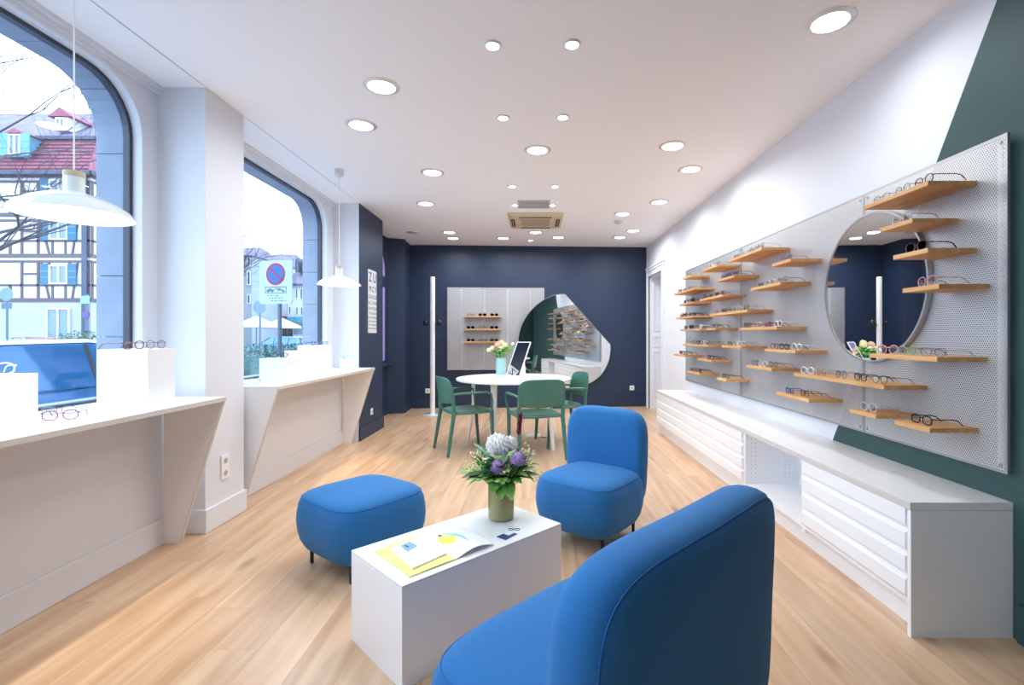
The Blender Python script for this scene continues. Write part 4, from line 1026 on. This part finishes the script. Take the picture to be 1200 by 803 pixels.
def hwindow(c, z0, z1, w=1.1, shut=True, par=hs, Y=HY, m='shutter'):
    f = G().plate([(c-w/2,z0),(c+w/2,z0),(c+w/2,z1),(c-w/2,z1)], [[(c-w/2+.1,z0+.1),(c-.05,z0+.1),(c-.05,z1-.1),(c-w/2+.1,z1-.1)],[(c+.05,z0+.1),(c+w/2-.1,z0+.1),(c+w/2-.1,z1-.1),(c+.05,z1-.1)]], Y-.16, Y-.02, lambda u, v, q: hl(u, q, v)).build('window', 'white2', par)
    hbox('pane', 'pane', c-w/2+.08, c+w/2-.08, Y-.08, Y-.03, z0+.08, z1-.08, f)
    if shut:
        for s_ in (-1, 1):
            x0 = c + s_*(w/2+.02); x1 = x0 + s_*.62
            sh = hbox('shutter', m, min(x0,x1), max(x0,x1), Y-.14, Y-.08, z0-.05, z1+.1)
            for k in (.33,.66): hbox('cross_rail', 'shutl', min(x0,x1), max(x0,x1), Y-.16, Y-.145, z0+(z1-z0)*k, z0+(z1-z0)*k+.06, sh)
for c in WC:
    for i in range(3): hwindow(c, bz[i]+1.15, bz[i]+2.55, 1.35)
for y_ in (38.0, 41.8):
    for i in range(3):
        z0 = bz[i]+1.1; z1 = z0+1.45
        f = G().plate([(y_-.55,z0),(y_+.55,z0),(y_+.55,z1),(y_-.55,z1)], [[(y_-.45,z0+.1),(y_+.45,z0+.1),(y_+.45,z1-.1),(y_-.45,z1-.1)]], HX+.02, HX+.14, lambda u, v, q: hl(q, u, v)).build('window', 'white2', hs)
        hbox('pane', 'pane', HX+.03, HX+.08, y_-.45, y_+.45, z0+.1, z1-.1, f)
        for s_ in (-1, 1): hbox('shutter', 'shutter', HX+.08, HX+.14, y_+s_*.9-.32, y_+s_*.9+.32, z0-.05, z1+.1)
# shop window and side door on the ground storey
hwindow(-34.9, .9, 3.3, 1.7, False); hwindow(-44, .9, 3.0, 1.5, False)
hbox('shop_recess', 'darkopen', HX-.05, HX+.05, 37.2, 39.4, GZ, 3.1)
# gambrel roof
def slope(nm, m, pts): 
    o = len(pts); vs = [hl(*p) for p in pts] + [hl(p[0], p[1]+.0, p[2]-.18) for p in pts]
    return G().add(vs, [tuple(range(o)), tuple(range(o,2*o))[::-1]] + [(i,(i+1) % o,o+(i+1) % o,o+i) for i in range(o)]).build(nm, m, hs)
e0, e1, e2_ = 13.2, 16.2, 20.3
slope('lower_roof', 'tile', [(HX0,HY-.5,e0),(HX+.5,HY-.5,e0),(HX-.4,HY+1.2,e1),(HX0,HY+1.2,e1)])
slope('lower_roof', 'tile', [(HX+.5,HY-.5,e0),(HX+.5,52,e0),(HX-.4,52,e1),(HX-.4,HY+1.2,e1)])
slope('upper_roof', 'tile2', [(HX0,HY+1.0,e1+.1),(HX-.2,HY+1.0,e1+.1),(HX-3.6,HY+6,e2_),(HX0,HY+6,e2_)])
slope('upper_roof', 'tile2', [(HX-.2,HY+1.0,e1+.1),(HX-.2,52,e1+.1),(HX-3.6,48,e2_),(HX-3.6,HY+6,e2_)])
hbox('gutter', 'gutter', HX0, HX+.6, HY-.65, HY-.45, e0-.25, e0); hbox('gutter', 'gutter', HX+.5, HX+.7, HY-.65, 52, e0-.25, e0)
hbox('roof_band', 'gutter', HX0, HX-.1, HY+.95, HY+1.15, e1-.1, e1+.15); hbox('roof_band', 'gutter', HX-.2, HX, HY+1.0, 52, e1-.1, e1+.15)
for k in range(9):
    z = e0+.2+k*.32; y_ = HY-.5+1.7*(z-e0)/(e1-e0)-.06
    hbox('tile_course', 'grout', HX0, HX+.3-.9*(z-e0)/(e1-e0), y_-.03, y_+.03, z-.03, z+.03)
for c in (-37.75, -45.5, -53.5):
    hbox('dormer', 'shutl', c-.55, c+.55, HY-.3, HY+1.0, 14.3, 16.0); 
    G().prism([(c-.75,16.0),(c+.75,16.0),(c,16.35)], HY-.45, HY+1.2, lambda u, v, q: hl(u, q, v)).build('dormer_roof', 'tile', hs)
    hwindow(c, 14.4, 15.9, .9, True, hs, HY-.3, 'shutl')
for c in (-36.0, -44.0):
    hbox('dormer', 'facade', c-.5, c+.5, HY+1.3, HY+4, 16.9, 17.9)
    G().prism([(c-.9,17.9),(c+.9,17.9),(c,18.6)], HY+1.1, HY+4.4, lambda u, v, q: hl(u, q, v)).build('dormer_roof', 'tile', hs)
    hwindow(c, 17.0, 17.8, .7, False, hs, HY+1.3)
G().tube([hl(HX-.25,HY-.25,GZ), hl(HX-.25,HY-.25,13)], .16, 8).build('drainpipe', 'gutter', hs)

# buildings beyond the far window
def row_house(label, px0, px1, Y, pye, pyr, wins, m='facade', roofm='greyf', depth=9):
    x0, x1 = FX(px0, Y), FX(px1, Y); ze, zr = FZ(pye, Y), FZ(pyr, Y)
    t = thing('town_house', label, 'building', ((x0+x1)/2, Y, GZ)); ox = (x0+x1)/2
    f = lambda u, v, q: (u-ox, q-Y, v-GZ)
    G().prism([(x0,GZ),(x1,GZ),(x1,ze),(x0,ze)], Y, Y+depth, f).build('walls', m, t)
    G().add([f(x0-.3,ze,Y-.4),f(x1+.3,ze,Y-.4),f(x1-.8,zr,Y+depth/2),f(x0+.8,zr,Y+depth/2),f(x1+.3,ze,Y+depth+.4),f(x0-.3,ze,Y+depth+.4)], [(0,1,2,3),(1,4,2),(3,2,4,5),(0,3,5),(0,5,4,1)]).build('roof', roofm, t)
    G().prism([(x0-.35,ze-.25),(x1+.35,ze-.25),(x1+.35,ze),(x0-.35,ze)], Y-.6, Y-.4, f).build('gutter', 'gutter', t)
    for a, b, c, d in wins:
        u0, u1, z1, z0 = FX(a,Y), FX(b,Y), FZ(c,Y), FZ(d,Y)
        w = G().plate([(u0,z0),(u1,z0),(u1,z1),(u0,z1)], [[(u0+.07,z0+.07),(u1-.07,z0+.07),(u1-.07,z1-.07),(u0+.07,z1-.07)]], Y-.12, Y-.001, f).build('window', 'white2', t)
        G().prism([(u0+.05,z0+.05),(u1-.05,z0+.05),(u1-.05,z1-.05),(u0+.05,z1-.05)], Y-.06, Y-.02, f).build('pane', 'gutter', w)
    return t, f
t, f = row_house('white town house behind the no parking sign', 296, 336, 70, 312, 292, [(304,308,336,348),(323.5,327.5,335,347),(310,314,358,368),(323,327.5,357,368)], roofm='tile2')
Y = 70
for nm, m, a, b, c, d, q0, q1 in (('shop_opening','darkopen',290,337,384,401,Y-.3,Y-.02), ('awning','awn',290,338,371,378,Y-2.2,Y-.3)):
    G().prism([(FX(a,Y),FZ(d,Y)),(FX(b,Y),FZ(d,Y)),(FX(b,Y),FZ(c,Y)),(FX(a,Y),FZ(c,Y))], q0, q1, f).build(nm, m, t)
t, f = row_house('white corner town house with dormer roof, right of the sign', 337, 372, 66, 333, 296, [(338,342,336,349),(346.5,349.5,338,350),(352,355,338,351),(338.5,341.5,359,368),(347,350,360,369.5),(352.5,355.5,360,370)], roofm='tile2')
Y = 66
for nm, m, a, b, c, d, q0, q1 in (('shop_door','darkopen',338,343,381,400,Y-.2,Y-.02), ('shop_window','pane',345,362,380,392,Y-.2,Y-.02), ('awning','awnb',345,362,372,378,Y-1.8,Y-.2)):
    G().prism([(FX(a,Y),FZ(d,Y)),(FX(b,Y),FZ(d,Y)),(FX(b,Y),FZ(c,Y)),(FX(a,Y),FZ(c,Y))], q0, q1, f).build(nm, m, t)
for a, b in ((345,349),(353,357)):
    u0, u1 = FX(a,Y), FX(b,Y); dm = G().prism([(u0,FZ(318,Y)),(u1,FZ(318,Y)),(u1,FZ(306,Y)),((u0+u1)/2,FZ(301,Y)),(u0,FZ(306,Y))], Y+.2, Y+4, f).build('dormer', 'gutter', t)
t, f = row_house('grey town house with shutters, leftmost in the far window', 258, 295, 58, 300, 284, [(290,294,302,312),(290,294,318,334),(290,294,345,356)], m='greyf', roofm='tile2', depth=7)
# market parasols in front of the shops
for x_, y_, lb in ((-28.4, 50, 'white cafe parasol before the town houses, left one'), (-28.3, 54.8, 'white cafe parasol before the town houses, right one')):
    t = thing('cafe_parasol', lb, 'parasol', (x_, y_, GZ)); 
    G().lathe([(2.1,2.35),(2.1,2.6),(.08,3.5)], 8).build('canopy', 'facade', t); G().tube([(0,0,0),(0,0,2.5)], .06, 6).build('pole', 'pole', t)

# signs
def roundplate(g, r, y0, y1, cx_=0, cz_=0, n=32):
    return g.prism([(cx_+r*math.cos(2*math.pi*i/n), cz_+r*math.sin(2*math.pi*i/n)) for i in range(n)], y0, y1, XZ)
t = thing('no_parking_sign', 'blue and red no parking sign with tow away panel on pole', 'road sign', (-3.70, 7.0, GZ), R(-12))
g = G(); g.plate([(-.27+.03,-.31),(.27-.03,-.31),(.27,-.28),(.27,.28),(.24,.31),(-.24,.31),(-.27,.28),(-.27,-.28)], [], 0, .012, lambda u, v, q: (u, q, v+2.10+.15)); g.build('plate', 'signw', t)
zc = 2.25+.115
g = G(); g.prism([(.158*math.cos(a), zc+.158*math.sin(a)) for a in [i*2*math.pi/36 for i in range(36)]], -.002, 0, XZ).build('red_disc', 'signr', t)
g = G(); g.prism([(.125*math.cos(a), zc+.125*math.sin(a)) for a in [i*2*math.pi/36 for i in range(36)]], -.004, -.002, XZ).build('blue_disc', 'signb', t)
g = G(); c, s_ = math.cos(R(-42)), math.sin(R(-42)); g.prism([(x_*c-z_*s_, zc+x_*s_+z_*c) for x_, z_ in ((-.13,-.016),(.13,-.016),(.13,.016),(-.13,.016))], -.006, -.004, XZ).build('red_slash', 'signr', t)
zp = 2.25-.115
g = G().plate([(-.175,zp-.045),(.175,zp-.045),(.175,zp+.05),(-.175,zp+.05)], [[(-.166,zp-.036),(.166,zp-.036),(.166,zp+.041),(-.166,zp+.041)]], -.003, 0, XZ); g.build('tow_panel_border', 'signg', t)
g = G()
for poly in ([(-.15,-.015),(-.03,-.015),(-.03,.005),(-.055,.008),(-.075,.025),(-.115,.025),(-.13,.006),(-.15,.002)], [(-.035,.0),(.02,.03),(.02,.036),(-.035,.008)], [(.01,.018),(.06,.03),(.14,-.005),(.15,-.02),(.13,-.02),(.05,.005),(.01,.008)]):
    g.prism([(x_, zp+z_) for x_, z_ in poly], -.003, 0, XZ)
for x_, z_ in ((-.125,-.018),(-.055,-.018),(.125,-.020),(.05,.0)): roundplate(g, .012, -.004, 0, x_, zp+z_, 12)
g.build('tow_pictogram', 'signg', t)
g = G()
for r_, (z_, ws) in enumerate(((2.06, (.03,.05,.02,.05)), (2.025, (.02,.04,.05,.03,.03)), (1.985, (.04,.05,.02,.06,.04)))):
    x_ = -.13+.03*r_
    for w in ws: g.box(x_, x_+w*.7, -.003, 0, z_-.006, z_+.006); x_ += w + .012
g.build('small_print', 'signg', t)
G().tube([(.03,.045,0),(.03,.045,2.5)], .03, 10).build('pole', 'pole', t, smooth=True); box('bracket', 'pole', -.1, .1, .012, .03, 2.22, 2.25, t)
t = thing('round_sign', 'back of a round grey road sign seen through the far window', 'road sign', (FX(304,20), 20, GZ))
g = G(); roundplate(g, .26, 0, .02, 0, FZ(360,20)-GZ).build('disc', 'signgrey', t); G().tube([(0,.05,0),(0,.05,FZ(352,20)-GZ)], .04, 8).build('pole', 'pole', t)
t = thing('sign_post', 'blue road sign post before the timbered house', 'road sign', (FX(7,22), 22, GZ))
g = G(); roundplate(g, .30, 0, .02, 0, FZ(345,22)-GZ).build('disc', 'signgrey', t); box('plate', 'pole', -.2, .25, 0, .02, FZ(362,22)-GZ, FZ(355,22)-GZ, t); G().tube([(0,.05,0),(0,.05,FZ(338,22)-GZ)], .045, 8).build('pole', 'pole', t)
t = thing('lamp_post_signs', 'post with blue plate and small no parking disc by house corner', 'road sign', (FX(102,34), 34, GZ))
G().tube([(0,0,0),(0,0,FZ(345,34)-GZ)], .09, 8).build('pole', 'pole', t)
box('blue_plate', 'skyb', -.35, .25, -.12, -.09, FZ(356,34)-GZ, FZ(347,34)-GZ, t)
g = G(); roundplate(g, .28, -.13, -.10, .03, FZ(369,34)-GZ).build('disc', 'signr', t); g = G(); roundplate(g, .21, -.15, -.13, .03, FZ(369,34)-GZ).build('blue_disc', 'signb', t)

# cars
def car(label, loc, rz, paint, top, gl, gl2):
    t = thing('car', label, 'car', loc, rz)
    # local: length along y (front +y), width x
    Lc = 4.3; Wd = .88
    low = [(-2.12,.30),(-2.15,.55),(-2.10,.88),(-1.95,.98),(-1.2,1.0),(1.0,.98),(1.95,.86),(2.12,.70),(2.15,.45),(2.08,.28)]
    # wheel arches cut into the lower outline
    def archpts(c): return [(c+.36*math.cos(a), .30+.36*math.sin(a)) for a in [math.pi*i/8 for i in range(9)]]
    out = low + archpts(1.32) + archpts(-1.38)
    g = G(); n = len(out)
    secs = [(-Wd,.97),(-Wd-.015,1.0),(-Wd+.0,1.0)]
    f = lambda u, v, q: (q*(1-.05*max(0,(v-.55))/.45), u, v)
    g.prism(out, -Wd, Wd, f); g.build('body', paint, t, bevel=.03)
    # greenhouse: lofted sections
    bot = [(-2.0,.97),(-1.2,.99),(.2,.985),(1.15,.97)]; topl = [(-1.78,1.36),(-1.2,1.42),(.0,1.44),(.35,1.40)]
    vs = []; fs = []
    for s_ in (-1, 1):
        for (y_, z_) in bot: vs.append((s_*(Wd-.03), y_, z_))
        for (y_, z_) in topl: vs.append((s_*(Wd-.18), y_, z_))
    for i in range(3): fs += [(i,i+1,5+i,4+i),(8+i,9+i,13+i,12+i),(4+i,5+i,13+i,12+i),(i,i+1,9+i,8+i)]
    fs += [(0,4,12,8),(3,7,15,11)]
    G().add(vs, fs).build('greenhouse', gl, t, bevel=.02)
    g = G(); vs = []
    for s_ in (-1, 1):
        for (y_, z_) in [(-1.85,1.375),(-1.2,1.435),(.0,1.455),(.40,1.41)]: vs.append((s_*(Wd-.165), y_, z_-.02)); vs.append((s_*(Wd-.20), y_, z_+.015))
    fs = []
    for i in range(3): a = i*2; fs += [(a,a+1,a+3,a+2),(8+a,9+a,11+a,10+a),(a+1,a+3,a+11,a+9),(a,a+2,a+10,a+8)]
    fs += [(0,1,9,8),(6,7,15,14)]
    g.add(vs, fs).build('roof', top, t, bevel=.01)
    for s_ in (-1, 1):
        X0, X1 = s_*(Wd-.022), s_*(Wd-.172)
        for (ya, yb_, w) in ((1.12,.36,.09),(.0,-.02,.05),(-1.0,-1.05,.06),(-1.98,-1.76,.12)):
            G().add([(X0,ya,.975),(X0,ya-w,.98),(X1,yb_-w,1.42),(X1,yb_,1.42),(X0-s_*.02,ya,.975),(X0-s_*.02,ya-w,.98),(X1-s_*.02,yb_-w,1.42),(X1-s_*.02,yb_,1.42)], [(0,1,2,3),(4,5,6,7),(0,1,5,4),(1,2,6,5),(2,3,7,6),(3,0,4,7)]).build('pillar', 'metal', t)
        box('door_seam', 'metal', s_*(Wd-.012), s_*(Wd-.004), .02, .03, .32, .95, t); box('door_handle', paint, min(s_*.87,s_*.89), max(s_*.87,s_*.89), -.75, -.58, .80, .83, t)
        mr = G().ball((s_*(Wd+.06),.88,1.03),(.09,.06,.07),12,8).build('wing_mirror', paint, t, smooth=True)
        for y_ in (1.32,-1.38):
            wh = G().lathe([(.31,-.09),(.325,-.07),(.325,.07),(.31,.09)], 24, mx=Matrix.Translation((s_*(Wd-.10),y_,.325)) @ Matrix.Rotation(R(90),4,'Y')).build('wheel', 'rubber', t, smooth=True)
            G().lathe([(.20,-.0951),(.20,.0951)], 18, mx=Matrix.Translation((s_*(Wd-.10),y_,.325)) @ Matrix.Rotation(R(90),4,'Y')).build('hub', 'chrome', wh)
        box('headlamp', 'pane', min(s_*.55,s_*.82), max(s_*.55,s_*.82), 2.08, 2.155, .60, .72, t); box('tail_lamp', 'redcar', min(s_*.60,s_*.84), max(s_*.60,s_*.84), -2.155, -2.08, .68, .84, t)
    box('front_bumper', paint, -.82, .82, 2.0, 2.19, .28, .48, t, bevel=.03); box('number_plate', 'paper', -.26, .26, 2.19, 2.2, .36, .46, t)
    return t
car('blue car parked right outside the nearer window', (-5.3, 5.05, GZ-.02), 0, 'car', 'cartop', 'carglass', 'carglass2')
car('small red car parked before the timbered house', (FX(38,27), 27, GZ-.02), R(60), 'redcar', 'redcar', 'carglass', 'carglass2')
car('pale blue car parked behind the hedge', (FX(332,30), 30, GZ-.02), R(75), 'signgrey', 'signgrey', 'carglass', 'carglass2')

# hedge, bushes, bare trees
def foliage(name, label, cat, loc, sx, sy, sz, n, m, size=.06, seed=1):
    q = random.Random(seed); t = thing(name, label, cat, loc)
    g = G()
    for i in range(n):
        p = Vector((q.uniform(-1,1)*sx, q.uniform(-1,1)*sy, q.random()*sz)); d = Vector((q.uniform(-1,1), q.uniform(-1,1), q.uniform(-.2,1)))
        leaf(g, p, d, (q.random(), q.random(), 1), size*q.uniform(.7,1.4), size*.3, .2, 2)
    o = g.build('foliage', m, t); o['kind'] = 'stuff'
    G().box(-sx*.8,sx*.8,-sy*.8,sy*.8,0,sz*.85).build('inner_growth', m, t)
    g = G()
    for i in range(6): x_, y_ = q.uniform(-.7,.7)*sx, q.uniform(-.7,.7)*sy; g.tube([(x_,y_,0),(x_*1.1,y_,sz*.9)], .015, 5)
    g.build('stems', 'bark', t)
foliage('hedge', 'clipped blue green hedge outside the far window', 'hedge', (-5.75, 10.6, GZ), .42, 1.6, 1.28, 5200, 'hedge', .07, 3)
for i, (px, Yb, hh, lb) in enumerate(((62,11,1.35,'low green bush behind the blue car, left one'),(81,12.6,1.5,'low green bush behind the blue car, middle one'),(100,14.2,1.6,'low green bush behind the blue car, right one'))):
    foliage('bush', lb, 'bush', (FX(px,Yb), Yb, GZ), .35, .3, hh, 900, 'bush', .08, 10+i)
def tree(label, loc, h, spread, seed, lean, maxd=6):
    q = random.Random(seed); t = thing('bare_tree', label, 'tree', loc)
    G().tube([(0,0,0),(.05,0,h*.45),(.0,.05,h*.75)], [.16,.12,.09], 8).build('trunk', 'bark', t, smooth=True)
    g = G()
    def br(p, d, L_, r_, dep):
        a = p; pts = [a]
        for k in range(3):
            d2 = (d + Vector((q.uniform(-.18,.18), q.uniform(-.18,.18), q.uniform(-.1,.14)))).normalized(); a = a + d2*L_/3; pts.append(a); d = d2
        g.tube(pts, [r_, r_*.85, r_*.7, r_*.55], 4 if dep > 1 else 5, cap=False)
        if dep >= maxd or r_ < .003: return
        for k in range(q.choice((2,3))):
            pp = pts[q.choice((1,2,3,3))]; nd = (d + Vector((q.uniform(-.8,.8), q.uniform(-.8,.8), q.uniform(-.5,.7)))).normalized()
            br(pp, nd, L_*q.uniform(.6,.85), r_*.6, dep+1)
    for k in range(7):
        a = 2*math.pi*k/7; br(Vector((0,.05,h*(.45+.05*k))), (Vector((math.cos(a), math.sin(a), .5)) + Vector(lean)).normalized(), spread*.42, .05, 0)
    g.build('branches', 'bark', t)
tree('bare tree reaching in front of the timbered house', (-14.7, 12.5, GZ), 7.0, 6.2, 4, (.7,-.1,.1))
tree('bare tree seen at the top of the far window', (-15.5, 21.5, GZ), 6.6, 5.6, 9, (.9,0,.1))
